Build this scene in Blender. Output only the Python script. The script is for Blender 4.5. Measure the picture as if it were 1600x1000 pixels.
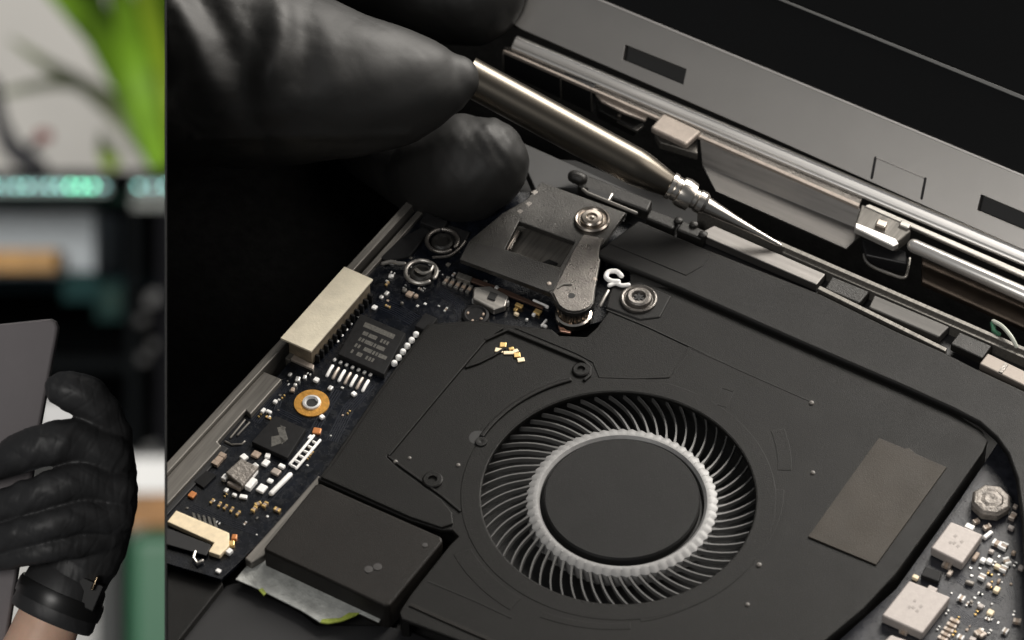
import bpy, bmesh, math, random
import numpy as np
from mathutils import Vector, Matrix
random.seed(7); np.random.seed(7)
scene = bpy.context.scene
for o in list(bpy.data.objects): bpy.data.objects.remove(o)
R = math.radians

# ------------------------------------------------------------------ camera, world, lights, exposure
FPX = 6000.0                       # focal length in pixels of the 1600 x 1000 photograph
cd = bpy.data.cameras.new("camera"); cam = bpy.data.objects.new("camera", cd)
scene.collection.objects.link(cam); scene.camera = cam
cam.location = (0, 0, 0); cam.rotation_euler = (R(90), 0, 0)     # level, looking along +Y
cd.sensor_width = 36.0; cd.lens = 36.0 * FPX / 1600.0
cd.clip_start = 0.02; cd.clip_end = 50
cd.dof.use_dof = True; cd.dof.focus_distance = 0.722; cd.dof.aperture_fstop = 24.0; cd.dof.aperture_blades = 0

world = bpy.data.worlds.new("World"); scene.world = world; world.use_nodes = True
world.node_tree.nodes["Background"].inputs[0].default_value = (0.9, 0.95, 1.0, 1)
world.node_tree.nodes["Background"].inputs[1].default_value = 0.10

def area(name, loc, target, sx, sy, power, col=(1, 1, 1), spread=180):
    l = bpy.data.lights.new(name, 'AREA'); l.shape = 'RECTANGLE'; l.size = sx; l.size_y = sy
    l.energy = power; l.color = col; l.spread = R(spread)
    o = bpy.data.objects.new(name, l); scene.collection.objects.link(o)
    o.location = loc
    d = Vector(target) - Vector(loc); o.rotation_euler = d.to_track_quat('-Z', 'Y').to_euler()
    return o
area("key_softbox", (0.50, 0.74, 0.76), (0.03, 0.72, 0.0), 0.42, 0.42, 14.0, (1.0, 0.95, 0.88))
area("overhead_sheen_light", (0.22, 0.84, 0.95), (0.05, 0.74, 0.02), 0.40, 0.40, 3.4, (1.0, 0.95, 0.88))  # added light that gives the metal parts their sheen
area("side_softbox", (0.75, 0.25, 0.45), (0.02, 0.72, 0.0), 0.45, 0.45, 2.6, (1.0, 0.93, 0.86))
area("front_fill_light", (-0.30, -0.20, 0.04), (0.03, 0.73, 0.0), 0.32, 0.26, 3.0, (1.0, 0.97, 0.93))  # added fill for the bezel sheen and the left hand, no real window
area("workshop_fill_light", (-0.55, 1.3, 0.42), (-0.36, 3.2, 0.03), 0.7, 0.6, 36.0, (1.0, 0.97, 0.93))  # added fill that brightens the wall, plant and rack

scene.view_settings.view_transform = 'Standard'; scene.view_settings.look = 'None'
scene.view_settings.exposure = 0.0; scene.view_settings.gamma = 1.0; scene.view_settings.use_curve_mapping = False
scene.cycles.use_denoising = True
scene.cycles.max_bounces = 8

# ------------------------------------------------------------------ frames of reference (millimetres)
def cam2w(a): return np.array([a[0], -a[2], a[1]])
UU = cam2w((0.84998244, -0.38392211, 0.36074044))    # along the hinge, to the right
VV = cam2w((0.52671566, 0.63235527, -0.56806463))    # from the palm rest to the hinge
NN = cam2w((-0.01002354, 0.6728526, 0.73970866))     # out of the laptop base
def ray(x, y): return cam2w(((x - 800) / FPX, (500 - y) / FPX, -1.0))
ORG = ray(966, 771) * 700.0                          # fan centre, top of the fan cover
LAP = Matrix([[UU[i], VV[i], NN[i], ORG[i]] for i in range(3)] + [[0, 0, 0, 1]])
def P(x, y, h=0.0):
    """laptop coordinates (mm) of the spot seen at x, y lying h above the fan cover"""
    d = ray(x, y); t = (h + ORG @ NN) / (d @ NN); p = t * d - ORG
    return np.array([p @ UU, p @ VV, h])
def C(x, y, depth):
    """world position (mm) of the spot seen at x, y at a given depth"""
    return ray(x, y) * depth
PHI = R(40)                                          # the lid leans back
LW = np.array([0, math.cos(PHI), math.sin(PHI)])     # up the lid
LM = np.array([0, -math.sin(PHI), math.cos(PHI)])    # out of the lid, to the viewer
HINGE = np.array([0, 92.0, 2.0])
def toL(p): q = p - ORG; return np.array([q @ UU, q @ VV, q @ NN])
CAML = toL(np.zeros(3))
def rayL(x, y): d = ray(x, y); return np.array([d @ UU, d @ VV, d @ NN])
def Q(x, y, off=0.0):
    """laptop coordinates of the spot seen at x, y on the lid plane"""
    d = rayL(x, y); t = (off - (CAML - HINGE) @ LM) / (d @ LM); return CAML + t * d
def V1(x, y, v):
    """laptop coordinates of the spot seen at x, y on the upright plane at v"""
    d = rayL(x, y); t = (v - CAML[1]) / d[1]; return CAML + t * d

# ------------------------------------------------------------------ materials
MATS = {}
def mat(name, col, rough=0.5, metal=0.0, var=0.0, vscale=0.4, bump=0.0, bscale=3.0, spec=0.5, emit=None, estr=0.0,
        aniso=None, dust=0.0, rvar=0.0, coat=0.0, sss=0.0, trans=0.0):
    if name in MATS: return MATS[name]
    m = bpy.data.materials.new(name); m.use_nodes = True; nt = m.node_tree; b = nt.nodes["Principled BSDF"]
    b.inputs["Base Color"].default_value = (*col, 1); b.inputs["Roughness"].default_value = rough
    b.inputs["Metallic"].default_value = metal; b.inputs["Specular IOR Level"].default_value = spec
    b.inputs["Coat Weight"].default_value = coat
    if sss: b.inputs["Subsurface Weight"].default_value = sss; b.inputs["Subsurface Scale"].default_value = 0.002
    if trans: b.inputs["Transmission Weight"].default_value = trans
    if emit: b.inputs["Emission Color"].default_value = (*emit, 1); b.inputs["Emission Strength"].default_value = estr
    tc = nt.nodes.new("ShaderNodeTexCoord")
    src = tc.outputs["Object"]
    if aniso:
        mp = nt.nodes.new("ShaderNodeMapping"); mp.inputs["Scale"].default_value = aniso
        nt.links.new(src, mp.inputs[0]); src = mp.outputs[0]
    def noise(sc, det=5, rgh=0.6):
        t = nt.nodes.new("ShaderNodeTexNoise"); t.inputs["Scale"].default_value = sc
        t.inputs["Detail"].default_value = det; t.inputs["Roughness"].default_value = rgh
        nt.links.new(src, t.inputs["Vector"]); return t
    colsock = None
    if var:
        t = noise(vscale); mr = nt.nodes.new("ShaderNodeMapRange")
        mr.inputs[1].default_value = 0.3; mr.inputs[2].default_value = 0.7
        mr.inputs[3].default_value = 1 - var; mr.inputs[4].default_value = 1 + var
        nt.links.new(t.outputs[0], mr.inputs[0])
        mx = nt.nodes.new("ShaderNodeMix"); mx.data_type = 'RGBA'; mx.blend_type = 'MULTIPLY'; mx.inputs[0].default_value = 1
        mx.inputs[6].default_value = (*col, 1); nt.links.new(mr.outputs[0], mx.inputs[7]); colsock = mx.outputs[2]
    if dust:
        t = noise(6.0, 3, 0.55); mr = nt.nodes.new("ShaderNodeMapRange")
        mr.inputs[1].default_value = 0.67; mr.inputs[2].default_value = 0.76; mr.inputs[4].default_value = dust
        nt.links.new(t.outputs[0], mr.inputs[0])
        mx = nt.nodes.new("ShaderNodeMix"); mx.data_type = 'RGBA'; nt.links.new(mr.outputs[0], mx.inputs[0])
        mx.inputs[6].default_value = (*col, 1); mx.inputs[7].default_value = (0.35, 0.33, 0.30, 1)
        if colsock: nt.links.new(colsock, mx.inputs[6])
        colsock = mx.outputs[2]
    if colsock: nt.links.new(colsock, b.inputs["Base Color"])
    if rvar:
        t = noise(vscale * 1.7, 6, 0.65); mr = nt.nodes.new("ShaderNodeMapRange")
        mr.inputs[1].default_value = 0.3; mr.inputs[2].default_value = 0.7
        mr.inputs[3].default_value = max(0.02, rough - rvar); mr.inputs[4].default_value = min(1, rough + rvar)
        nt.links.new(t.outputs[0], mr.inputs[0]); nt.links.new(mr.outputs[0], b.inputs["Roughness"])
    if bump:
        t = noise(bscale, 4); bp = nt.nodes.new("ShaderNodeBump"); bp.inputs["Strength"].default_value = bump
        bp.inputs["Distance"].default_value = 0.0003
        nt.links.new(t.outputs[0], bp.inputs["Height"]); nt.links.new(bp.outputs[0], b.inputs["Normal"])
    MATS[name] = m; return m

M = dict(
 cover=mat("fan_cover_black", (0.0075, 0.0073, 0.0068), 0.40, var=0.10, vscale=0.09, bump=0.25, bscale=5, dust=0.22, rvar=0.06, spec=0.13),
 box=mat("module_black", (0.0115, 0.0103, 0.0092), 0.42, var=0.14, vscale=0.12, bump=0.3, bscale=5, dust=0.22, rvar=0.06, spec=0.13),
 plate=mat("duct_plate_black", (0.013, 0.0127, 0.0123), 0.40, var=0.08, vscale=0.08, bump=0.2, bscale=6, dust=0.14, rvar=0.05, spec=0.13),
 blade=mat("blade_grey", (0.085, 0.084, 0.082), 0.36, var=0.15, vscale=0.2),
 ring=mat("hub_ring_grey", (0.23, 0.228, 0.226), 0.45, metal=0.1, var=0.12, vscale=0.5, bump=0.15, bscale=6),
 hub=mat("hub_black", (0.014, 0.0139, 0.0137), 0.42, var=0.08, vscale=0.12, bump=0.15, bscale=5, dust=0.14, rvar=0.05, spec=0.13),
 label=mat("brown_foil", (0.032, 0.026, 0.0195), 0.48, metal=0.0, spec=0.2, var=0.12, vscale=0.12, bump=0.2, bscale=4, rvar=0.08),
 deep=mat("cavity_black", (0.006, 0.006, 0.006), 0.6),
 pcb=mat("solder_mask_navy", (0.003, 0.0040, 0.0068), 0.25, var=0.5, vscale=0.5, bump=0.10, bscale=2.5, rvar=0.1),
 pcb2=mat("solder_mask_slate", (0.016, 0.017, 0.022), 0.34, var=0.4, vscale=0.5, bump=0.12, bscale=2.5, rvar=0.1),
 chip=mat("chip_epoxy", (0.011, 0.011, 0.0115), 0.5, var=0.25, vscale=1.0, bump=0.1, bscale=8, spec=0.13),
 print_=mat("chip_print", (0.065, 0.062, 0.054), 0.6, var=0.5, vscale=2.5),
 solder=mat("solder_tin", (0.78, 0.77, 0.75), 0.35, metal=0.6, var=0.1, vscale=2),
 white=mat("white_pad", (0.86, 0.85, 0.83), 0.35, metal=0.0, var=0.12, vscale=2),
 gold=mat("gold_pad", (0.80, 0.55, 0.22), 0.35, metal=0.7, var=0.2, vscale=2),
 goldring=mat("copper_ring", (0.52, 0.26, 0.05), 0.38, metal=0.55, var=0.25, vscale=1.2, bump=0.3, bscale=3),
 orange=mat("amber_bead", (0.55, 0.21, 0.07), 0.35, metal=0.3),
 cream=mat("cream_connector", (0.84, 0.70, 0.48), 0.5, var=0.12, vscale=0.8),
 paper=mat("cream_label", (0.66, 0.60, 0.47), 0.6, var=0.10, vscale=0.35, bump=0.2, bscale=2, dust=0.12),
 ceram=mat("ceramic_beige", (0.34, 0.26, 0.20), 0.5, var=0.2, vscale=2),
 capgrey=mat("inductor_grey", (0.36, 0.325, 0.305), 0.5, var=0.07, vscale=0.9, bump=0.08, bscale=3, metal=0.2),
 octgrey=mat("inductor_dark_grey", (0.20, 0.18, 0.16), 0.45, var=0.4, vscale=0.8, bump=0.8, bscale=1.5, metal=0.3),
 alu=mat("brushed_aluminium", (0.42, 0.40, 0.37), 0.36, metal=0.9, var=0.2, vscale=0.5, aniso=(0.15, 4, 4), rvar=0.1),
 rim=mat("case_edge_grey", (0.17, 0.16, 0.145), 0.42, metal=0.6, var=0.3, vscale=0.6, aniso=(3, 0.12, 3), rvar=0.1),
 dkmetal=mat("bracket_steel", (0.16, 0.148, 0.136), 0.33, metal=0.8, var=0.25, vscale=0.25, bump=0.35, bscale=3, rvar=0.12),
 darkarm=mat("bracket_black_coat", (0.018, 0.017, 0.0155), 0.42, metal=0.3, var=0.3, vscale=0.3, bump=0.3, bscale=4),
 screw=mat("screw_steel", (0.36, 0.32, 0.28), 0.28, metal=1.0, var=0.15, vscale=0.8),
 chrome=mat("hinge_chrome", (0.92, 0.89, 0.85), 0.32, metal=0.82, var=0.05, vscale=0.3, aniso=(0.1, 4, 4), rvar=0.06),
 bezel=mat("bezel_satin_grey", (0.35, 0.335, 0.318), 0.33, metal=0.85, var=0.04, vscale=0.06, bump=0.04, bscale=8),
 line=mat("seam_light_grey", (0.52, 0.50, 0.48), 0.35, metal=0.5),
 glass=mat("screen_glass", (0.006, 0.006, 0.006), 0.12, spec=0.35, dust=0.03),
 flap=mat("flap_grey", (0.20, 0.19, 0.18), 0.36, metal=0.8, var=0.12, vscale=0.3, aniso=(0.2, 4, 4), rvar=0.08),
 beige=mat("beige_metal", (0.40, 0.345, 0.30), 0.45, metal=0.4, var=0.15, vscale=0.8),
 silver=mat("silver_tape", (0.44, 0.45, 0.43), 0.5, metal=0.2, var=0.3, vscale=0.35, bump=0.8, bscale=1.2, rvar=0.1),
 green=mat("green_film", (0.30, 0.36, 0.06), 0.5, var=0.3, vscale=1.5),
 worktop=mat("worktop_black_mat", (0.0010, 0.0010, 0.0010), 0.9, var=0.6, vscale=0.4, spec=0.02, bump=0.6, bscale=0.8),
 cable=mat("cable_black", (0.01, 0.01, 0.011), 0.45),
 wire=mat("wire_white", (0.5, 0.52, 0.45), 0.4),
 brass=mat("driver_satin_metal", (0.115, 0.103, 0.086), 0.34, metal=1.0, var=0.12, vscale=0.4, aniso=(1, 1, 1), rvar=0.07),
)

# ------------------------------------------------------------------ mesh helpers
def link(name, me, m, parent=None, smooth=30, bevel=0.0, seg=2):
    o = bpy.data.objects.new(name, me); scene.collection.objects.link(o)
    if m is not None:
        for k in (m if isinstance(m, (list, tuple)) else [m]): me.materials.append(k)
    if parent: o.parent = parent
    if smooth is not None:
        for p in me.polygons: p.use_smooth = True
        me.set_sharp_from_angle(angle=R(smooth))
    if bevel > 0:
        b = o.modifiers.new("bevel", 'BEVEL'); b.width = bevel; b.segments = seg; b.limit_method = 'ANGLE'; b.angle_limit = R(40)
        b.harden_normals = True
    return o
def tag(o, label, cat, group=None):
    o["label"] = label; o["category"] = cat
    if group: o["group"] = group
    return o
class MB:
    def __init__(s): s.v = []; s.f = []; s.mi = []
    def add(s, vs, fs, mi=0):
        b = len(s.v); s.v += [tuple(map(float, p)) for p in vs]; s.f += [tuple(i + b for i in f) for f in fs]; s.mi += [mi] * len(fs); return s
    def prism(s, top, ext, mi=0):
        top = [np.array(p, float) for p in top]; ext = np.array(ext, float); n = len(top)
        # winding so that the top face looks against ext
        nrm = sum((np.cross(top[i], top[(i + 1) % n]) for i in range(n)), np.zeros(3))
        if nrm @ ext > 0: top = top[::-1]
        vs = top + [p + ext for p in top]
        fs = [tuple(range(n)), tuple(range(2 * n - 1, n - 1, -1))] + [((i + 1) % n, i, n + i, n + (i + 1) % n) for i in range(n)]
        return s.add(vs, fs, mi)
    def box(s, c, sx, sy, z0, z1, ang=0, mi=0):
        ca, sa = math.cos(ang), math.sin(ang)
        q = [(c[0] + ca * a * sx / 2 - sa * b * sy / 2, c[1] + sa * a * sx / 2 + ca * b * sy / 2, z1) for a, b in ((-1, -1), (1, -1), (1, 1), (-1, 1))]
        return s.prism(q, (0, 0, z0 - z1), mi)
    def lathe(s, c, prof, seg=48, mi=0, axis=None, xdir=None):
        """prof: (r, z) from outside bottom over the top to the middle"""
        ax = np.array(axis if axis is not None else (0, 0, 1), float); ax = ax / np.linalg.norm(ax)
        x = np.array(xdir, float) if xdir is not None else (np.array((1, 0, 0)) if abs(ax[0]) < 0.9 else np.array((0, 1, 0)))
        x = x - ax * (x @ ax); x = x / np.linalg.norm(x); y = np.cross(ax, x); c = np.array(c, float)
        vs = []; fs = []
        for r, z in prof:
            for k in range(seg):
                a = 2 * math.pi * k / seg; vs.append(c + ax * z + r * (math.cos(a) * x + math.sin(a) * y))
        for j in range(len(prof) - 1):
            for k in range(seg):
                a, b = j * seg + k, j * seg + (k + 1) % seg; fs.append((a, b, b + seg, a + seg))
        return s.add(vs, fs, mi)
    def tube(s, pts, rad, seg=12, mi=0, round_ends=True):
        pts = [np.array(p, float) for p in pts]; rad = list(rad) if hasattr(rad, '__len__') else [rad] * len(pts)
        t0 = pts[1] - pts[0]; t0 = t0 / np.linalg.norm(t0); t1 = pts[-1] - pts[-2]; t1 = t1 / np.linalg.norm(t1)
        if round_ends:
            A = [(math.cos(a), math.sin(a)) for a in (R(80), R(55), R(28))]
            pre = [(pts[0] - t0 * rad[0] * sn, rad[0] * cs) for cs, sn in A]
            post = [(pts[-1] + t1 * rad[-1] * sn, rad[-1] * cs) for cs, sn in A[::-1]]
            allp = [p for p, _ in pre] + pts + [p for p, _ in post]; allr = [r for _, r in pre] + rad + [r for _, r in post]
        else: allp, allr = pts, rad
        n = len(allp); x = None; vs = []; fs = []
        for i in range(n):
            t = allp[min(i + 1, n - 1)] - allp[max(i - 1, 0)]; t = t / (np.linalg.norm(t) + 1e-12)
            if x is None:
                x = np.cross(t, (0, 0, 1)); 
                if np.linalg.norm(x) < 0.1: x = np.cross(t, (0, 1, 0))
            x = x - t * (x @ t); x = x / np.linalg.norm(x); y = np.cross(t, x)
            for k in range(seg):
                a = 2 * math.pi * k / seg; vs.append(allp[i] + allr[i] * (math.cos(a) * x + math.sin(a) * y))
        for j in range(n - 1):
            for k in range(seg):
                a, b = j * seg + k, j * seg + (k + 1) % seg; fs.append((a, b, b + seg, a + seg))
        fs.append(tuple(range(seg - 1, -1, -1))); fs.append(tuple(range((n - 1) * seg, n * seg)))
        return s.add(vs, fs, mi)
    def mesh(s, name):
        me = bpy.data.meshes.new(name); me.from_pydata(s.v, [], s.f); me.validate(clean_customdata=False)
        for p, i in zip(me.polygons, s.mi): p.material_index = i
        bm = bmesh.new(); bm.from_mesh(me); bmesh.ops.recalc_face_normals(bm, faces=bm.faces); bm.to_mesh(me); bm.free()
        return me
    def build(s, name, m, parent=None, bevel=0.0, smooth=30, seg=2): return link(name, s.mesh(name), m, parent, smooth, bevel, seg)

def slab(name, px, h, thick, m, parent, bevel=0.15):
    """a flat piece of the laptop: outline as seen, top at height h, given thickness"""
    return MB().prism([P(x, y, h) for x, y in px], (0, 0, -thick)).build(name, m, parent, bevel)
def slab_hole(name, px, holes, h, thick, m, parent, bevel=0.15):
    """the same with holes (lists of (u, v) points)"""
    bm = bmesh.new()
    def loop(pts):
        vs = [bm.verts.new((p[0], p[1], h)) for p in pts]
        return [bm.edges.new((vs[i], vs[(i + 1) % len(vs)])) for i in range(len(vs))]
    es = loop([P(x, y, h) for x, y in px])
    for hl in holes: es += loop(hl)
    r = bmesh.ops.triangle_fill(bm, edges=es, use_beauty=True, use_dissolve=False)
    fs = [g for g in r["geom"] if isinstance(g, bmesh.types.BMFace)]
    for f in fs:
        f.normal_update()
        if f.normal.z < 0: f.normal_flip()
    e = bmesh.ops.extrude_face_region(bm, geom=fs)
    # the extruded copy is the new top: move the original down
    for v_ in {v for g in e["geom"] if isinstance(g, bmesh.types.BMVert) for v in [g]}: v_.co.z -= thick
    bmesh.ops.recalc_face_normals(bm, faces=bm.faces)
    me = bpy.data.meshes.new(name); bm.to_mesh(me); bm.free()
    return link(name, me, m, parent, 30, bevel)
def circle(c, r, n=96): return [(c[0] + r * math.cos(2 * math.pi * k / n), c[1] + r * math.sin(2 * math.pi * k / n)) for k in range(n)]
def ridge(name, pts, w, z0, z1, m, parent, bevel=0.1):
    """a bead of width w along the points (u, v), from height z0 to z1"""
    pts = [np.array(p[:2], float) for p in pts]; L = []; Rr = []
    for i, p in enumerate(pts):
        t = pts[min(i + 1, len(pts) - 1)] - pts[max(i - 1, 0)]; t = t / np.linalg.norm(t); nn_ = np.array((-t[1], t[0]))
        L.append((*(p + nn_ * w / 2), z1)); Rr.append((*(p - nn_ * w / 2), z1))
    mb = MB(); n = len(pts); up = L + Rr; dn = [(a, b, z0) for a, b, _ in up]
    fs = []
    for i in range(n - 1):
        fs += [(i, i + 1, n + i + 1, n + i), (2 * n + i + 1, 2 * n + i, 3 * n + i, 3 * n + i + 1), (i + 1, i, 2 * n + i, 2 * n + i + 1), (n + i, n + i + 1, 3 * n + i + 1, 3 * n + i)]
    fs += [(0, n, 3 * n, 2 * n), (n - 1, 2 * n - 1, 4 * n - 1, 3 * n - 1)]
    mb.add(up + dn, fs); return mb.build(name, m, parent, bevel)
def empty(name, parent=None, matrix=None):
    o = bpy.data.objects.new(name, None); scene.collection.objects.link(o); o.empty_display_size = 0.01
    if parent: o.parent = parent
    if matrix is not None: o.matrix_world = matrix
    return o
XL = 259.5                                             # where the divider stands in the photograph

# ------------------------------------------------------------------ setting: sloping worktop and divider
S = 0.001
LAPM = Matrix.Diagonal((S, S, S, 1)) @ LAP
def structure(name, mb, m, matrix=None, bevel=0.0, smooth=30):
    o = mb.build(name, m, None, bevel, smooth); o["kind"] = "structure"
    if matrix is not None: o.matrix_world = matrix
    return o
HT = -13.0
wt = MB().prism([P(XL, -160, HT), P(2000, -160, HT), P(2000, 1350, HT), P(XL, 1350, HT)], (0, 0, -6))
structure("worktop", wt, M['worktop'], LAPM)
dv = MB()
p0, p1, p2, p3 = [C(258.3, y, d) * S for y, d in ((-150, 655), (-150, 830), (1150, 830), (1150, 655))]
dv.prism([p0, p1, p2, p3], (0.00022, 0, 0))
structure("divider", dv, mat("divider_black", (0.012, 0.012, 0.012), 0.7))

# ------------------------------------------------------------------ the laptop
lap = empty("laptop", None, LAPM)
tag(lap, "opened dark laptop with bare cooling fan and circuit board under repair", "laptop")
OUTER = [(640, 309), (XL, 724)]
slab("bottom_case", [(648, 300), (XL, 728), (XL, 1100), (1700, 1100), (1700, 590), (1190, 366), (900, 250), (700, 240)], -8.5, 2.2, M['deep'], lap, 0.3)
# left edge of the case
er = empty("case_edge", lap)
slab("outer_rail", [(642, 307), (653, 312), (437, 548), (400, 588), (XL, 741), (XL, 723)], -1.0, 8, M['rim'], er, 0.25)
slab("inner_rail", [(662, 318), (670, 322), (452, 563), (445, 559)], -2.2, 4, M['rim'], er, 0.2)
slab("ledge", [(412, 580), (441, 592), (391, 648), (384, 641), (340, 690), (346, 696), (XL, 790), (XL, 745)], -1.9, 5, M['rim'], er, 0.3)
slab("ledge_trim", [(346, 694), (357, 700), (XL, 806), (XL, 793)], -2.6, 3, M['cable'], er, 0.2)
# rear edge of the case
rr = empty("rear_edge", lap)
slab("rear_rail", [(1090, 322), (1224, 379), (1640, 559), (1640, 565), (1222, 385), (1090, 328)], 0.2, 6, M['rim'], rr, 0.12)
slab("rear_lip", [(1224, 387), (1640, 566), (1640, 577), (1222, 394)], -0.5, 5, M['rim'], rr, 0.12)
slab("rear_floor", [(985, 315), (1640, 575), (1640, 640), (975, 345)], -3.0, 1.5, M['cable'], rr, 0.1)
slab("light_strip", [(1116, 352), (1290, 428), (1276, 445), (1091, 365)], -0.8, 2, M['flap'], rr, 0.2)
slab("latch_block", [(1300, 431), (1359, 455), (1343, 474), (1288, 451)], -0.6, 2, M['darkarm'], rr, 0.35)
slab("latch_block", [(1366, 460), (1484, 510), (1467, 527), (1357, 480)], -0.6, 2, mat('latch_grey', (0.075, 0.072, 0.068), 0.42, metal=0.6, aniso=(0.2, 4, 4), var=0.15, vscale=0.3), rr, 0.3)
slab("latch_block", [(1499, 518), (1550, 540), (1535, 560), (1485, 537)], -0.3, 2, M['darkarm'], rr, 0.3)
slab("end_plate", [(1543, 551), (1640, 598), (1640, 622), (1530, 568)], -0.2, 2, mat('end_beige', (0.24, 0.21, 0.185), 0.45, metal=0.5), rr, 0.3)
slab("end_plate_joint", [(1570, 566), (1576, 569), (1566, 583), (1560, 580)], 0.0, 0.3, M['dkmetal'], rr, 0.05)
slab("front_lip", [(1281, 446), (1480, 544), (1477, 549), (1277, 451)], 0.4, 3, M['rim'], rr, 0.12)
for px in ([(1016, 325), (1062, 343), (1052, 358), (1008, 340)], [(1066, 343), (1108, 362), (1096, 374), (1056, 358)]):
    slab("rear_block", px, -0.2, 3, M['darkarm'], rr, 0.5)
for x, y in ((1060, 346), (1084, 352), (1098, 368)):
    MB().lathe(P(x, y, -0.2), [(0.9, 0), (0.8, 0.5), (0.5, 0.7), (0.01, 0.75)], 16).build("rear_knob", M['darkarm'], rr)

# ------------------------------------------------------------------ lid, hinge cover and screen
lid = empty("lid", lap)
def lidslab(name, px, off, thick, m, bevel=0.15, parent=lid):
    return MB().prism([Q(x, y, off) for x, y in px], -LM * thick).build(name, m, parent, bevel)
def uline(y0, x0, y1, x1, x): return y0 + (y1 - y0) * (x - x0) / (x1 - x0)
# bezel with its three slots cut as real openings: build in lid coordinates
def lid_hole(name, px, holes, off, thick, m, bevel=0.12):
    o3 = [Q(x, y, off) for x, y in px]
    def loc(p): d = p - HINGE; return (d[0], d @ LW)
    bm = bmesh.new()
    def loop(pts):
        vs = [bm.verts.new((a, b, 0)) for a, b in pts]; return [bm.edges.new((vs[i], vs[(i + 1) % len(vs)])) for i in range(len(vs))]
    es = loop([loc(p) for p in o3])
    for hl in holes: es += loop([loc(Q(x, y, off)) for x, y in hl])
    r = bmesh.ops.triangle_fill(bm, edges=es, use_beauty=True, use_dissolve=False)
    fs = [g for g in r["geom"] if isinstance(g, bmesh.types.BMFace)]
    e = bmesh.ops.extrude_face_region(bm, geom=fs)
    for g in e["geom"]:
        if isinstance(g, bmesh.types.BMVert): g.co.z -= thick
    for v_ in bm.verts:
        v_.co = Vector(HINGE + np.array((v_.co.x, 0, 0)) + LW * v_.co.y + LM * (v_.co.z + off))
    bmesh.ops.recalc_face_normals(bm, faces=bm.faces)
    me = bpy.data.meshes.new(name); bm.to_mesh(me); bm.free()
    return link(name, me, m, lid, 30, bevel)
slot1 = [(977, 70), (1072, 108), (1067, 132), (973, 93)]
slot2 = [(1533, 304), (1640, 350), (1640, 375), (1527, 328)]
bez = [(700, -100), (937 - 40, -17), (1568, 262), (1660, 301), (1660, 416), (1200, 217), (812, 50), (800, 46), (760, -60)]
bez = [(640, -124), (937, 0), (1568, 262), (1660, 300), (1660, 417), (1200, 213), (815, 46), (790, 30), (560, -68)]
lid_hole("bezel", bez, [slot1, slot2[:1] + [(1630, 345), (1630, 371)] + slot2[3:]], 0.0, 1.6, M['bezel'])
lidslab("slot_floor", [(965, 60), (1085, 100), (1080, 145), (960, 105)], -1.9, 0.4, M['deep'])
lidslab("slot_floor", [(1515, 290), (1650, 345), (1650, 385), (1510, 340)], -1.9, 0.4, M['deep'])
# outlined clip window
for a, b in (((1368, 246), (1362, 278)), ((1368, 246), (1446, 279)), ((1446, 279), (1440, 310))):
    A, B = Q(*a, 0.05), Q(*b, 0.05); MB().tube([A, B], 0.13 if a[0] == 1368 and b[0] == 1446 else 0.26, 8).build("clip_outline", M['line'] if b[0] == 1446 and a[0] == 1368 else M['cable'], lid)
lidslab("seam_strip", [(600, -142), (937, -2), (1568, 260), (1670, 302.5), (1670, 306.5), (1568, 264), (937, 2), (600, -138)], 0.35, 1.2, M['line'], 0.1)
lidslab("screen_border", [(640, -130), (937, -4), (1568, 257), (1670, 300), (1670, 183), (1600, 154), (1224, 1), (1000, -92), (640, -240)], 0.1, 1.5, M['glass'], 0.05)
lidslab("screen_seam", [(640, -240), (1224, -1), (1600, 150), (1680, 182), (1680, 188.5), (1600, 156.5), (1224, 3), (640, -236)], 0.45, 1.0, mat("seam_grey", (0.16, 0.16, 0.155), 0.4), 0.1)
lidslab("screen", [(640, -244), (1224, -3), (1600, 147), (1690, 183), (1900, -200), (700, -400)], -0.2, 1.2, M['glass'], 0.0)
lidslab("lid_back", [(560, -300), (560, -60), (800, 40), (1200, 214), (1660, 415), (1900, 300), (1900, -200), (700, -400)], -2.6, 1.5, M['deep'], 0.2)

hg = empty("hinge", lap)
def smooth_pts(pts, k=5):
    pts = [np.array(p, float) for p in pts]; n = len(pts); out = []
    for i in range(n - 1):
        p0, p1, p2, p3 = pts[max(i - 1, 0)], pts[i], pts[i + 1], pts[min(i + 2, n - 1)]
        for t in np.linspace(0, 1, k)[:(None if i == n - 2 else -1)]: out.append(.5 * ((2 * p1) + (-p0 + p2) * t + (2 * p0 - 5 * p1 + 4 * p2 - p3) * t * t + (-p0 + 3 * p1 - 3 * p2 + p3) * t ** 3))
    return out
def ucyl(name, a, b, h, r, m, parent=hg, seg=20, r2=None):
    A, B = P(*a, h), P(*b, h); return MB().tube([A, B], [r, r2 or r], seg).build(name, m, parent, 0)
# bright hinge bar along the lid foot: rounded profile swept along u
A, B = P(806, 60, 1.0), P(1680, 432, 1.0)
vc = (A[1] + B[1]) / 2
prof = [(2.0, 1.7), (1.5, 2.25), (0.7, 2.4), (-0.5, 2.2), (-1.3, 1.75), (-1.75, 1.2), (-2.0, 0.5), (-2.05, -0.6), (-1.6, -1.2), (1.0, -1.2), (1.9, 0.4)]
mb = MB(); n = len(prof)
prof = [(1.25, 0.6), (1.2, 1.3), (0.9, 1.6), (0.3, 1.65), (-0.1, 1.5), (-1.0, 0.7), (-1.15, 0.45), (-1.35, 0.35), (-1.6, 0.1), (-1.6, -.5), (.9, -.7), (1.2, 0)]; n = len(prof)
vs = [(A[0], vc + a, -0.2 + b) for a, b in prof] + [(B[0], vc + a, -0.2 + b) for a, b in prof]
mb.add(vs, [tuple(range(n)), tuple(range(2 * n - 1, n - 1, -1))] + [(i, (i + 1) % n, n + (i + 1) % n, n + i) for i in range(n)])
mb.build("hinge_bar", M['chrome'], hg, 0.15, 20)
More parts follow.
